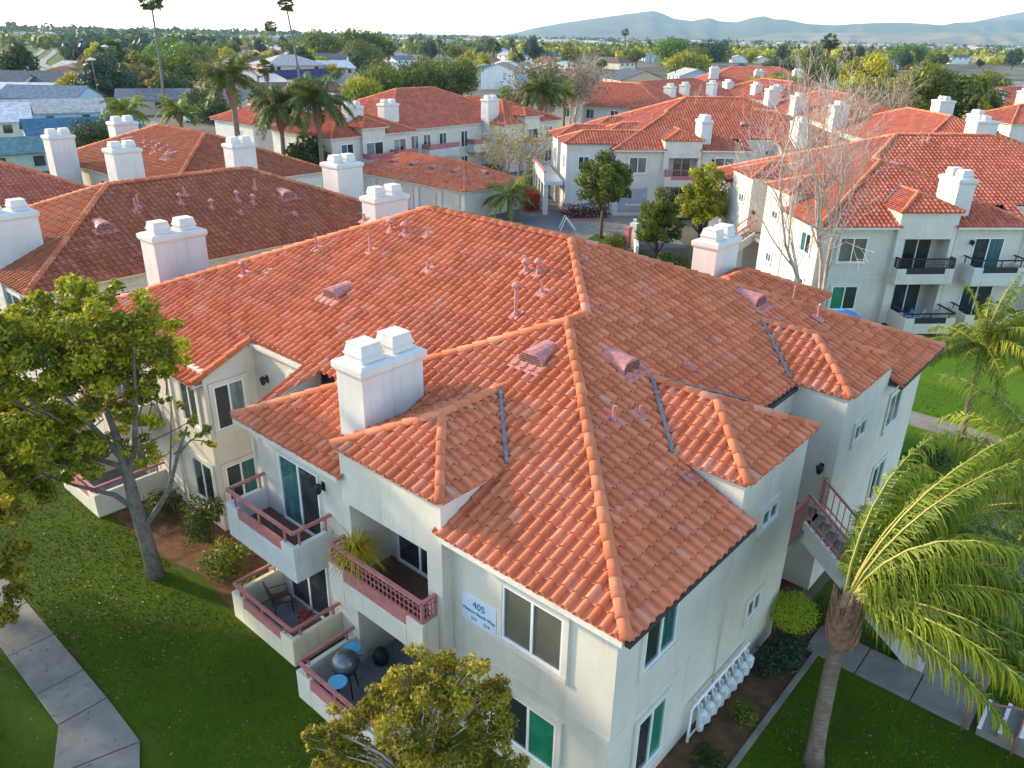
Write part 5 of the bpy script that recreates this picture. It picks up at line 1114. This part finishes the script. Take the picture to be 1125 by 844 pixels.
for (x,y,h,r,lf,s_,lb) in ((144,303,11,10,'leaf_bright',221,'bright green round tree in the tan thicket'),(128.8,260,9,8.5,'leaf_bright',222,'lower bright green tree next to the round one in the thicket'),
   (232,330,13.5,13,'leaf_green',223,'big dark green tree clump left of centre, its left half'),(262,332,15,14,'leaf_green',224,'big dark green tree clump left of centre, its right half'),(225,290,10,9,'leaf_green',225,'green tree in front of the big dark clump'),
   (112,140,8,6.5,'leaf_green',226,'wide green tree behind the building with three chimneys, left one'),(122,139,9,7,'leaf_green',227,'wide green tree behind the building with three chimneys, middle one'),(131,137,9.2,7,'leaf_green',228,'wide green tree behind the building with three chimneys, right one'),(104,138,6,5,'leaf_olive',229,'olive tree at the left end of the wide green row'),
   (392,232,15,11,'leaf_bright',230,'bright green spreading tree right of the blue hill'),(365,205,10,9,'leaf_green',231,'green tree just right of the bright spreading one'),(440,235,13,11,'leaf_blue',232,'blue-green tree behind the bright spreading one'),
   (300,170,8,10,'leaf_olive',233,'long olive tree mass in front of the far houses, left'),(255,97.5,11,7,'leaf_green',234,'tree under the tall fan palm right of the centre'),(236,103,9,7,'leaf_dark',235,'dark tree left of the tall fan palm'),
   (520,150,14,12,'leaf_bright',236,'bright green round tree among the far houses at right'),(200,46,9,5,'leaf_dark',237,'dark round tree beyond the belt at right'),(212,40,9,5,'leaf_green',238,'green tree beyond the belt near the right palms'),
   (29.5,92,6,3.2,'leaf_dark',241,'dark bush at the left edge by the teal roof'),(63,127,4.2,3.2,'leaf_dark',242,'dark clipped tree before the grey houses'),(72,120,3.6,3.4,'leaf_gold',243,'golden bush at the brown hipped house'),
   (68,139,4.8,4.0,'leaf_dark',244,'dark bush below the tallest fan palm'),(78,168,6,5,'leaf_dark',245,'dark bush row behind the grey houses, left'),(88,166,6,5,'leaf_dark',246,'dark bush row behind the grey houses, right')):
    broad_tree('broadleaf_tree',lb,(x,y,0),h,r,lf,'bark_brown',s_,.08,22,max(12,1500/(r*r)*1.1),r*.055,.3,rc=.42)

# trees just left of the view that shade the lawn and the lower walls, as in the photograph
for (x,y,h,r,s_,lb) in ((-7.6,23.0,8.5,2.6,191,'shade tree beyond the footpath, left of the lawn'),(-12.5,24.5,9.5,3.0,193,'tall shade tree behind the others, left of the brown roof')):
    broad_tree('broadleaf_tree',lb,(x,y,0),h,r,'leaf_olive','bark',s_,.25,26,200,.16,.2,rc=.38)
# ------------------------------------------------------------------ far town
def house(label, x, y, yaw, L, W, h, roofc, wallc, hip=False, group=None, eaves=.35, wins=3, name='house', rt=.36):
    r=empty(name,(x,y,0),yaw,label,'house',group); w=MB(); w.box(-L/2,L/2,-W/2,W/2,-.5,h)
    zr=h+rt*W/2; a,b=L/2+eaves,W/2+eaves; z0=h-rt*eaves
    if not hip: w.add([(-L/2,-W/2,h),(-L/2,W/2,h),(-L/2,0,zr-.02),(L/2,-W/2,h),(L/2,W/2,h),(L/2,0,zr-.02)],[(0,2,1),(3,4,5)])
    w.build('wall',wallc,r); m=MB(); i=0 if not hip else W/2
    R0,R1=(-a+i*1.05 if hip else -a,0,zr),(a-i*1.05 if hip else a,0,zr)
    m.slab([(-a,-b,z0),(a,-b,z0),R1,R0],.12); m.slab([(a,b,z0),(-a,b,z0),R0,R1],.12)
    if hip: m.slab([(a,-b,z0),(a,b,z0),R1],.12); m.slab([(-a,b,z0),(-a,-b,z0),R0],.12)
    m.build('roof',roofc,r)
    if wins:
        for sd in (-1,1):
            g=MB()
            for k_ in range(wins):
                u=-L/2+L*(k_+.6)/(wins+.2); s_='S' if sd<0 else 'N'; g.wb(s_,sd*W/2,u-.55,u+.55,h-1.6,h-.5,.0,.04)
            g.build('window',M['glass'],r)
        g=MB(); g.wb('W',-L/2,-.9,.9,.1,2.1,0,.05); g.wb('E',L/2,-.7,.7,h-1.7,h-.6,0,.05); g.build('door',M['trim'],r)
    return r
RC={n:simple('roof_'+n,tuple(v*.8 for v in c),.95,.35,1.6,.1,0,.05,6) for n,c in dict(grey=(.20,.21,.23),slate=(.11,.13,.16),brown=(.22,.13,.09),tan=(.36,.28,.20),white=(.66,.67,.68),blue=(.06,.16,.25),teal=(.13,.25,.27),slateblue=(.16,.22,.28),navy=(.03,.05,.12),rust=(.35,.12,.07),pale=(.48,.46,.44)).items()}
WC={n:simple('wall_'+n,c,.85,.12,1.5,.05) for n,c in dict(white=(.72,.72,.70),cream=(.66,.58,.42),grey=(.38,.39,.40),blue=(.34,.48,.58),sand=(.50,.40,.28),green=(.36,.46,.38),pinkish=(.58,.42,.36)).items()}
KEY=[('blue-roofed low house at the left behind the white chimney',34,108,-.25,13,8,2.7,'blue','blue',0),('teal-roofed shed at the left edge below the blue roof',24,97,-.2,12,7,2.2,'teal','green',0),
 ('white-roofed house with cream wall at the left edge',26.5,127,-.35,15,11,3.0,'white','cream',0),('flat pale house with blue trim behind the parked pickup',40,136,-.3,16,9,2.8,'pale','blue',0),
 ('grey house with a skylight panel below the tallest fan palm',65,150,-.5,14,9,2.8,'grey','sand',0),('grey gabled house right of the tallest fan palm',76,143,-.5,12,9,2.8,'grey','white',0),
 ('brown hip-roofed house beyond the palm crowns at left',80,128,-.4,15,11,2.8,'brown','green',1),('long pale house with pinkish roof left of the feather palms',97,155,-.3,22,9,2.8,'brown','pinkish',0),
 ('dark slate gabled house with a pale skylight, left',44,205,-.9,17,11,3.0,'slate','cream',0),('dark slate gabled house, second in the row at left',54,204,-.9,17,11,3.0,'slate','cream',0),('dark gabled house nearest the stout fan palm',63,200,-.9,20,12,3.4,'slate','cream',0),
 ('white-roofed long house in front of the slate gables',32,180,-.1,26,10,2.6,'pale','white',0),('pale house under the two tall palms against the sea',131,205,-.2,18,14,6.0,'pale','pinkish',1),('light house beside the pale two-storey one',146,204,-.2,10,10,5.0,'white','grey',0),
 ('navy-roofed house left of the wide green trees',124,190,.2,19,10,3.4,'navy','white',0),('pale blue-roofed house behind the navy roof',131,214,.1,20,12,3.2,'pale','white',0),('white two-storey house behind the navy roof',136,236,.2,13,9,5.5,'brown','white',0),('long white flat house below the navy roof',104,165,.1,22,8,2.4,'white','white',0),
 ('house with a brown roof beyond the wide green trees',196,216,.5,24,13,3.2,'brown','white',1),('teal-roofed house right of the brown roof beyond the trees',207,198,.5,19,10,3,'teal','sand',0),('white two-storey house left of the thin-leaved trees',178,164,.6,15,10,5.4,'tan','white',0),
 ('pale blue house next to the white two-storey one',181,158,.6,9,9,4.8,'white','blue',0),('dark brown wide-gabled house right of the thin-leaved pair',185,121,.9,17,13,4.5,'slate','sand',0),('grey-blue house behind the light hip of the far estate',196,105,.8,14,10,3.6,'grey','blue',0),
 ('small cream house with a dark pointed roof beside the bright tree',248,121,.8,11,11,5.5,'navy','cream',1),('pale blue house left of the small cream one',226,127,.8,14,11,4.2,'pale','blue',0),('white long roofed house behind the far palms at right',252,66,1.0,22,11,3.0,'white','white',0),
 ('teal-roofed house behind the tree belt at right',226,48,1.0,16,11,3.2,'teal','blue',0),('second teal-roofed house right of the tree belt',219,40.5,1.0,12,9,3.2,'teal','grey',0),('pale grey gabled house near the far right palms',268,49,1.1,16,10,3.4,'grey','white',0),('tan-roofed house right of the far palms',243,28,1.2,18,10,3.0,'tan','white',0)]
for lb,x,y,yw,L,W,h,rc,wc,hp in KEY: house(lb,x,y,yw,L,W,h,RC[rc],WC[wc],bool(hp))
# repeats: many small houses and trees that nothing tells apart, built once per kind and copied
def copy_tree(o):
    c=o.copy(); C.objects.link(c)
    for ch in o.children:
        q=ch.copy(); C.objects.link(q); q.parent=c
        q.matrix_parent_inverse=ch.matrix_parent_inverse.copy()
    return c
occ=[]
for o in C.objects:
    if o.parent is None and o.type=='EMPTY' and 'category' in o:
        r=9 if o['category']=='house' else (26 if 'building' in o['category'] else 6); occ.append((o.location.x,o.location.y,r))
occ += [(l[0],l[1],22) for l in ((20,12),(10,34),(20,54),(52,67),(46,24),(58,42),(60,68),(45,50))]
def free(x,y,r): return all((x-a)**2+(y-b)**2>(r+c)**2*.8 for a,b,c in occ)
ylim=lambda x: 132 if x<250 else (100 if x<430 else (92 if x<560 else (80 if x<700 else (72 if x<900 else 80))))
RN=random.Random(77)
hk=[('small house with a grey gabled roof among the far trees',12,9,3.0,'grey','white',0),('small house with a pale roof among the far trees',15,10,3.0,'pale','white',0),('small house with a tan roof among the far trees',14,10,3.0,'tan','sand',1),('small house with a white roof among the far trees',16,9,2.8,'white','cream',0),
    ('small house with a brown hipped roof among the far trees',13,11,3.2,'brown','cream',1),('small house with a dark slate roof among the far trees',14,10,4.8,'slate','white',0),('small house with a rust-red roof among the far trees',13,10,3.2,'rust','white',1),('small house with a bluish roof among the far trees',14,10,3.4,'slateblue','blue',0)]
protos=[None]*len(hk); nh=0
for it in range(5200):
    px=RN.uniform(-60,1185); t_=RN.random(); py=47+(ylim(px)-47)*t_**1.35; g=G(px,py)
    if py<44+.012*px*0 or not free(g[0],g[1],8.5): continue
    if px<235 and py<84 and py>50: continue
    if px<90 and 48<py<88: continue
    i=RN.randrange(len(hk)); lb,L,W,h,rc,wc,hp=hk[i]; yw=math.radians(46)*(RN.random()<.5)+RN.choice((0,PI/2))+RN.gauss(0,.12)
    if protos[i] is None: protos[i]=o=house(lb,0,0,0,L,W,h,RC[rc],WC[wc],bool(hp),lb.replace('small house','small houses'))
    else: o=copy_tree(protos[i])
    o.location=(g[0],g[1],0); o.rotation_euler=(0,0,yw); occ.append((g[0],g[1],8.5)); nh+=1
    if nh>=190: break
tk=[('broadleaf_tree','small dark green tree among the far houses','leaf_dark',7,3.6),('broadleaf_tree','small mid-green tree among the far houses','leaf_green',8,4.0),('broadleaf_tree','small olive tree among the far houses','leaf_olive',6.5,3.6),('broadleaf_tree','small blue-green tree among the far houses','leaf_blue',10,4.4),('broadleaf_tree','small golden tree among the far houses','leaf_gold',6,3.4),('broadleaf_tree','small bright green tree among the far houses','leaf_bright',6,3.3)]
tp=[None]*8; nt=0
for it in range(9000):
    px=RN.uniform(-60,1185); t_=RN.random(); py=46.5+(ylim(px)-46.5)*t_**1.25; g=G(px,py)
    thick=px<240 and 52<py<84
    if thick and RN.random()<.5: continue
    if 10<px<95 and 50<py<84: continue
    if not free(g[0],g[1],2.6): continue
    k_=RN.random(); i=6 if k_<.07 else (7 if k_<.11 else RN.choice((0,0,1,1,1,2,2,3,3,4,5)))
    if tp[i] is None:
        if i==6: o=fan_palm('fan_palm','small fan palm among the far houses',(0,0,0),12,2.4,301,2.0,.3,group='fan palms among the far houses',nfan=26)
        elif i==7: o=feather_palm('feather_palm','small feather palm among the far houses',(0,0,0),(0,0,6.5),14,3.0,302,'palm_dk',.8,.12,16,(0,0,0),(.25,.2),2,spear=False,group='feather palms among the far houses',bulge=False)
        else:
            nm,lb,lf,h,r=tk[i]; o=broad_tree(nm,lb,(0,0,0),h,r,lf,'bark_brown',310+i,.12,16,75,.34,.22,group=lb.replace('tree','trees'),rc=.42)
        tp[i]=o
    else: o=copy_tree(tp[i])
    s_=RN.uniform(.75,1.35); o.location=(g[0],g[1],0); o.rotation_euler=(0,0,RN.random()*6.28); o.scale=(s_,s_,s_*RN.uniform(.85,1.2)); occ.append((g[0],g[1],2.6)); nt+=1
    if nt>=296: break
print('HOUSES',nh,'TREES',nt)
# the town and its trees past half a kilometre: one mass
def far_mass(name, n, rx, ry, leafs, seed, hrange, cards=26, rr=(3,7)):
    R=rng(seed); cs=[];Q=[];U=[]
    for i in range(n):
        px=R.uniform(*rx); py=R.uniform(*ry)+.012*(px-200); g=G(px,py); D=math.hypot(g[0]-CAM[0],g[1]-CAM[1]); 
        if D>2600 and px<520: continue
        h=R.uniform(*hrange)*(1+.25*(R.random()<.1)); r=R.uniform(*rr); cs.append((g[0],g[1],h,r,D))
    for x,y,h,r,D in cs:
        m=int(cards*(1 if D<900 else .7)); d=R.normal(size=(m,3)); d/=np.linalg.norm(d,axis=1)[:,None]; P=np.array([x,y,h*.5])+d*np.array([r,r,h*.48])*R.random((m,1))**.4; P[:,2]=np.maximum(P[:,2],.3)
        n_=d+R.normal(size=(m,3))*.6; n_/=np.linalg.norm(n_,axis=1)[:,None]; t=np.cross(n_,R.normal(size=(m,3))); t/=np.linalg.norm(t,axis=1)[:,None]; b=np.cross(n_,t); s=r*R.uniform(.28,.5,m)[:,None]
        Q.append(np.stack([P-t*s,P-b*s*.7,P+t*s,P+b*s*.7],1).reshape(-1,3)); tn=np.clip(R.normal(.4,.25)+R.normal(0,.12,m),0,1); U.append(np.repeat(np.stack([tn,tn],-1),4,0))
    V=np.concatenate(Q); o=quads_obj(name,V,len(V)//4,M[leafs],None,np.concatenate(U)); tag(o,None,None,None,'stuff'); return o
o=far_mass('far_woods',1500,(-80,1200),(40,57),'leaf_green',401,(5,11)); tag(o,'green far-off belt of town trees running to the horizon','trees')
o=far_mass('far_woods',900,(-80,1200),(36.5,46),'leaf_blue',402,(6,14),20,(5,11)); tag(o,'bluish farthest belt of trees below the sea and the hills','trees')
o=far_mass('thicket',420,(95,262),(76,98),'leaf_twig',403,(2.5,6),34,(2,5)); tag(o,'tan dry thicket around the bright green trees at left','thicket')
o=far_mass('far_woods',230,(-60,330),(39,44),'leaf_dark',404,(9,17),26,(7,12)); tag(o,'dark tall trees along the coast at left','trees')
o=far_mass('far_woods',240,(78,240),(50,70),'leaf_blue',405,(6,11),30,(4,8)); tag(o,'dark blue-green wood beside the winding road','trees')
o=far_mass('far_woods',560,(560,1200),(49,62),'leaf_olive',406,(5,9),30,(3,6)); tag(o,'olive far-off trees between the tiled roofs and the hills','trees')
R=rng(420); hb=MB()
for i in range(330):
    px=R.uniform(-60,1190); py=R.uniform(40.5,48)+.012*(px-200); g=G(px,py); D=math.hypot(g[0],g[1])
    if px<300 and py<42: continue
    s_=R.uniform(8,15)*(1 if D<1200 else 1.5); a=R.random()*PI; hh=R.uniform(3.5,7); e=np.array([math.cos(a),math.sin(a)]); n=np.array([-e[1],e[0]]); c=g[:2]; q=[c-e*s_-n*s_*.4,c+e*s_-n*s_*.4,c+e*s_+n*s_*.4,c-e*s_+n*s_*.4]
    hb.prism([tuple(v) for v in q],0,hh); b=len(hb.V); hb.V += [(*q[0],hh),(*q[1],hh),(*q[2],hh),(*q[3],hh),(*(c-e*s_*.9),hh+2),(*(c+e*s_*.9),hh+2)]; hb.F += [[b,b+1,b+5,b+4],[b+2,b+3,b+4,b+5],[b+1,b+2,b+5],[b+3,b,b+4]]
o=hb.build('far_roofs',RC['pale'],None); tag(o,'pale specks of the farthest houses between the tree belts','houses',None,'stuff')
# vehicles and lamps
def car(label,x,y,rz,mat,pickup=False):
    r=empty('parked_car',(x,y,0),rz,label,'car'); m=MB(); L,W=(5.2,1.9) if pickup else (4.5,1.8)
    prof=[(-L/2,.35),(-L/2,.95),(-L/2+.3,1.02),(L/2-1.5,1.02) if not pickup else (L/2-1.5,1.05),(L/2-.1,.88),(L/2,.7),(L/2,.35)]
    vs=[(a,s_*W/2,z) for s_ in (-1,1) for a,z in prof]; n=len(prof); m.add(vs,[tuple(range(n))[::1],tuple(range(2*n-1,n-1,-1))]+[((i+1)%n,i,n+i,n+(i+1)%n) for i in range(n)]); bevel(m.build('body',mat,r),.06,2)
    c=MB(); x0,x1=(-.5,1.3) if pickup else (-1.7,1.2); c.frustum(x0,x1,-W/2+.08,W/2-.08,1.0,1.55,.28); cab=c.build('cabin',M['glass'],r); MB().box(x0+.33,x1-.33,-W/2+.38,W/2-.38,1.55,1.60).build('roof_panel',mat,cab)
    for a in (-L/2+.95,L/2-.95):
        for s_ in (-1,1):
            y0=s_*(W/2-.12); q=MB(); q.tube([(a,y0-.11,.33),(a,y0+.11,.33)],.33,14); wh=q.build('wheel',M['black'],r); q=MB(); q.tube([(a,y0-.12,.33),(a,y0+.12,.33)],.18,10); q.build('rim',M['lead'],wh)
    for s_ in (-1,1): MB().box(L/2-.03,L/2+.01,s_*.6-.16,s_*.6+.16,.62,.78).build('headlight',M['plastic'],r)
    return r
car('white pickup truck parked beside the blue roof at left',37.3,122,.6,M['plastic'],True); car('white van-like car parked below the tallest fan palm',62,131,.3,M['plastic']); car('silver car parked beside the white-roofed house',45,150,.5,WC['grey'])
car('blue car parked next to the white pickup truck',42,119.5,.6,RC['blue'])
def street_lamp(label,x,y,h):
    r=empty('street_lamp',(x,y,0),.6,label,'street lamp'); MB().tube([(0,0,0),(0,0,h)],[.14,.09],8).build('post',M['lead'],r); q=MB(); q.lathe((0,0,h),[(.12,0),(.75,.12),(.8,.28),(.25,.5),(.05,.6)],10); q.build('lamp_head',M['trim'],r)
street_lamp('street lamp left of the stout fan palm',58,160,9.0); street_lamp('street lamp in front of the stout fan palm trunk',66,172,11)
street_lamp('street lamp among the far houses beside the bright tree',380,215,13)
for i,(x,y,h,lb) in enumerate(((176,133,11,'wooden utility pole at the dark brown house'),(225,132,12,'wooden utility pole left of the small cream house'),(150,222,11,'wooden utility pole by the navy roof'))):
    r=empty('utility_pole',(x,y,0),.8,lb,'utility pole'); MB().tube([(0,0,0),(0,0,h)],[.18,.12],7).build('post',M['bark_brown'],r); MB().box(-1.3,1.3,-.07,.07,h-1.0,h-.85).build('cross_arm',M['bark_brown'],r)
# ------------------------------------------------------------------ hills
def hill(name, prof, D, depth, col, seed, amp=6, foot=36):
    """terrain ridge: skyline heights by bearing, rising from its foot over 'depth' metres"""
    R=rng(seed); xs=np.linspace(prof[0][0],prof[-1][0],220); ys=np.interp(xs,[p[0] for p in prof],[p[1] for p in prof]); rows=16; V=[]
    ph=R.uniform(0,6,12)
    for j in range(rows):
        f=j/(rows-1)
        for i,x in enumerate(xs):
            d=FW+(x-562.5)/FPX*RT-(422-422)/FPX*UP; d2=np.array([d[0],d[1]]); d2/=np.linalg.norm(d2); hz=G(x,422)  # bearing only
            r=D+depth*(f-1)*1.0; z_=np.dot(FW,[d2[0],d2[1],0])
            hy=33.5+.0125*x; top=max(0,(hy-ys[i]))/FPX*D*z_*1.08
            n=sum(math.sin(x*.021*(1+k_*.8)+ph[k_]+f*(3+k_))*amp/(1+k_*.7) for k_ in range(7)); g=math.sin(x*.17+ph[8]+2.5*math.sin(x*.043+f*2))*amp*1.5
            z=top*(f**1.25)+(n*.5+g*.6)*math.sin(PI*f)*min(1,top/60); V.append((CAM[0]+d2[0]*r,CAM[1]+d2[1]*r,max(z,-2 if j==0 else .5) if j else -3))
    n=len(xs); F=[(j*n+i,j*n+i+1,(j+1)*n+i+1,(j+1)*n+i) for j in range(rows-1) for i in range(n-1)]
    b=len(V); V += [(v[0]*1.12,v[1]*1.12,-3) for v in V[(rows-1)*n:rows*n]]; F += [((rows-1)*n+i,(rows-1)*n+i+1,b+i+1,b+i) for i in range(n-1)]
    o=mesh_obj(name,V,[f[::-1] for f in F],M[col],None,None,True); o['kind']='structure'; return o
k=NT('hill_slope'); f=k.noise(.0035,6,.6); k.col(k.ramp(f,[(.35,(.07,.085,.045)),(.55,(.17,.135,.075)),(.7,(.22,.17,.10))])).rough(.95,.1); M['hill']=k.m
k=NT('hill_scrub'); f=k.noise(.004,6,.6); k.col(k.ramp(f,[(.35,(.035,.055,.035)),(.65,(.075,.085,.05))])).rough(.95,.1); M['hill_dark']=k.m
hill('hills',[(540,41),(560,37),(575,33),(600,28),(640,22),(675,17),(684,16),(692,18),(703,23),(720,25),(735,22),(745,25),(760,26),(775,21.5),(785,20),(795,23),(805,23),(825,27),(850,28),(880,26),(910,25),(930,26),(960,28),(1000,32),(1040,42)],6200,1700,'hill_dark',501,9)
hill('hills',[(880,43),(915,34),(960,25),(985,24),(1010,22),(1030,24),(1060,18.5),(1085,17.5),(1105,18),(1130,17),(1180,22),(1230,30)],6600,1500,'hill_dark',502,9)
hill('hills',[(940,40),(970,26),(1000,19),(1020,15),(1030,14.5),(1045,18),(1070,21),(1100,30)],8000,900,'hill_dark',503,5)
hill('hills',[(740,44),(770,38),(800,35.5),(850,34.5),(900,34),(950,33.5),(1000,33),(1060,34),(1110,37),(1150,44)],5200,1400,'hill',504,6)
# ------------------------------------------------------------------ lawn grass
R=rng(601); n=110000; xx=np.concatenate([R.uniform(-12,.9,n//2),R.uniform(1,14,n//4),R.uniform(18,30,n//4)]); yy=np.concatenate([R.uniform(3.5,26,n//2),R.uniform(-9,-1.0,n//4),R.uniform(-6,9,n//4)])
bad=((xx>-6.9)&(xx<-4.8)&(yy>8))|((xx>-9.6)&(xx<-4.9)&(yy<10.2)&(yy>3))|((xx>-1.3)&(xx<1.2)&(yy>8.5)&(yy<22.4))|((xx>-1.7)&(xx<1)&(yy<9))|((xx>1)&(xx<18)&((yy>-1.1)|((xx>8.2)&(xx<9.8))|((xx>9.4)&(yy>-4.8))))|((xx>18)&(yy<-2.4)&(yy>-4.8))|((xx>24.3)&(xx<26.2)&(yy>-3))
xx=xx[~bad];yy=yy[~bad];n=len(xx); a=R.random(n)*2*PI; s=R.uniform(.010,.024,n); h=R.uniform(.03,.065,n); lx,ly=R.normal(0,.03,n),R.normal(0,.03,n)
V=np.stack([np.stack([xx-np.cos(a)*s,yy-np.sin(a)*s,np.full(n,.003)],-1),np.stack([xx+np.cos(a)*s,yy+np.sin(a)*s,np.full(n,.003)],-1),np.stack([xx+lx,yy+ly,h],-1)],1).reshape(-1,3)
k=NT('grass_blades'); g=k.noise(.5,4); g2=k.noise(1.3,5,.6); k.col(k.mix(k.ramp(g2,[(.60,0),(.76,.7)]),k.ramp(g,[(.35,(.055,.11,.002)),(.65,(.125,.195,.003))]),(.19,.16,.04))).rough(.9,.05); M['blade']=k.m
o=quads_obj('grass',V,n,M['blade'],None,None,3); tag(o,'short green lawn grass around the front building','grass',None,'stuff')
R=rng(611); n=900; xx=np.concatenate([R.normal(-4.2,1.5,n//2),R.normal(-1.6,1.6,n//4),R.uniform(2,9,n//4)]); yy=np.concatenate([R.normal(13.5,2.6,n//2),R.normal(4.5,2,n//4),R.uniform(-6,-1,n//4)])
ok_=~((xx>-1.7)&(xx<1.0)&(yy>4.8)&(yy<22.5)); xx=xx[ok_];yy=yy[ok_];n=len(xx); a=R.random(n)*6.28; s=R.uniform(.025,.05,n); zz=np.where((xx>-6.05)&(xx<-4.85),.06,.035)
c_=np.stack([xx,yy,zz],-1); e_=np.stack([np.cos(a),np.sin(a),R.normal(0,.2,n)],-1)*s[:,None]; f_=np.stack([-np.sin(a),np.cos(a),R.normal(0,.3,n)],-1)*s[:,None]*.5
V=np.stack([c_-e_,c_-f_,c_+e_,c_+f_],1).reshape(-1,3); o=quads_obj('fallen_leaves',V,n,M['palm_dry'],None,np.repeat(R.random((n,2)),4,0)); tag(o,'dry leaves fallen on the lawn and the footpath','leaves',None,'stuff')
# ------------------------------------------------------------------ air, sky, sun, camera
hz=MB().box(-9500,9800,-4200,9800,-6,235); bx=hz.build('haze',None,None); bx['kind']='stuff'; tag(bx,'thin pale haze over the whole town','haze')
m=bpy.data.materials.new('haze_air'); m.use_nodes=True; t=m.node_tree; t.nodes.clear(); o_=t.nodes.new('ShaderNodeOutputMaterial'); v=t.nodes.new('ShaderNodeVolumePrincipled')
v.inputs['Color'].default_value=(.58,.80,1.0,1); v.inputs['Density'].default_value=HAZE; v.inputs['Anisotropy'].default_value=.2; t.links.new(v.outputs[0],o_.inputs['Volume']); bx.data.materials.append(m)
sx,sy=-.30,.954; el=math.radians(SUN_EL)
w=bpy.data.worlds.new('World'); SC.world=w; w.use_nodes=True; nt=w.node_tree; bgn=nt.nodes['Background']; sk=nt.nodes.new('ShaderNodeTexSky'); sk.sky_type='NISHITA'; sk.sun_disc=False
sk.sun_elevation=el; sk.sun_rotation=math.atan2(sx,sy); sk.altitude=20; sk.air_density=1.0; sk.dust_density=.7; sk.ozone_density=1.0
nt.links.new(sk.outputs[0],bgn.inputs['Color']); bgn.inputs['Strength'].default_value=SKY
sd=bpy.data.lights.new('sun','SUN'); sd.energy=SUN; sd.angle=math.radians(SUN_ANG); sd.color=(1,.80,.54); so=bpy.data.objects.new('sun',sd); C.objects.link(so)
d=Vector((-sx*math.cos(el),-sy*math.cos(el),-math.sin(el))); so.rotation_euler=d.to_track_quat('-Z','Y').to_euler(); so.location=(0,0,60)
cd=bpy.data.cameras.new('camera'); co=bpy.data.objects.new('camera',cd); C.objects.link(co); SC.camera=co
cd.sensor_width=36; cd.lens=FPX/1125*36; cd.clip_start=.2; cd.clip_end=40000
co.matrix_world=Matrix(((RT[0],UP[0],-FW[0],CAM[0]),(RT[1],UP[1],-FW[1],CAM[1]),(RT[2],UP[2],-FW[2],CAM[2]),(0,0,0,1)))
SC.view_settings.view_transform='Standard'; SC.view_settings.look='None'; SC.view_settings.exposure=EXPO; SC.view_settings.gamma=1
SC.cycles.volume_bounces=1; SC.cycles.max_bounces=6; SC.cycles.diffuse_bounces=3; SC.cycles.transparent_max_bounces=6
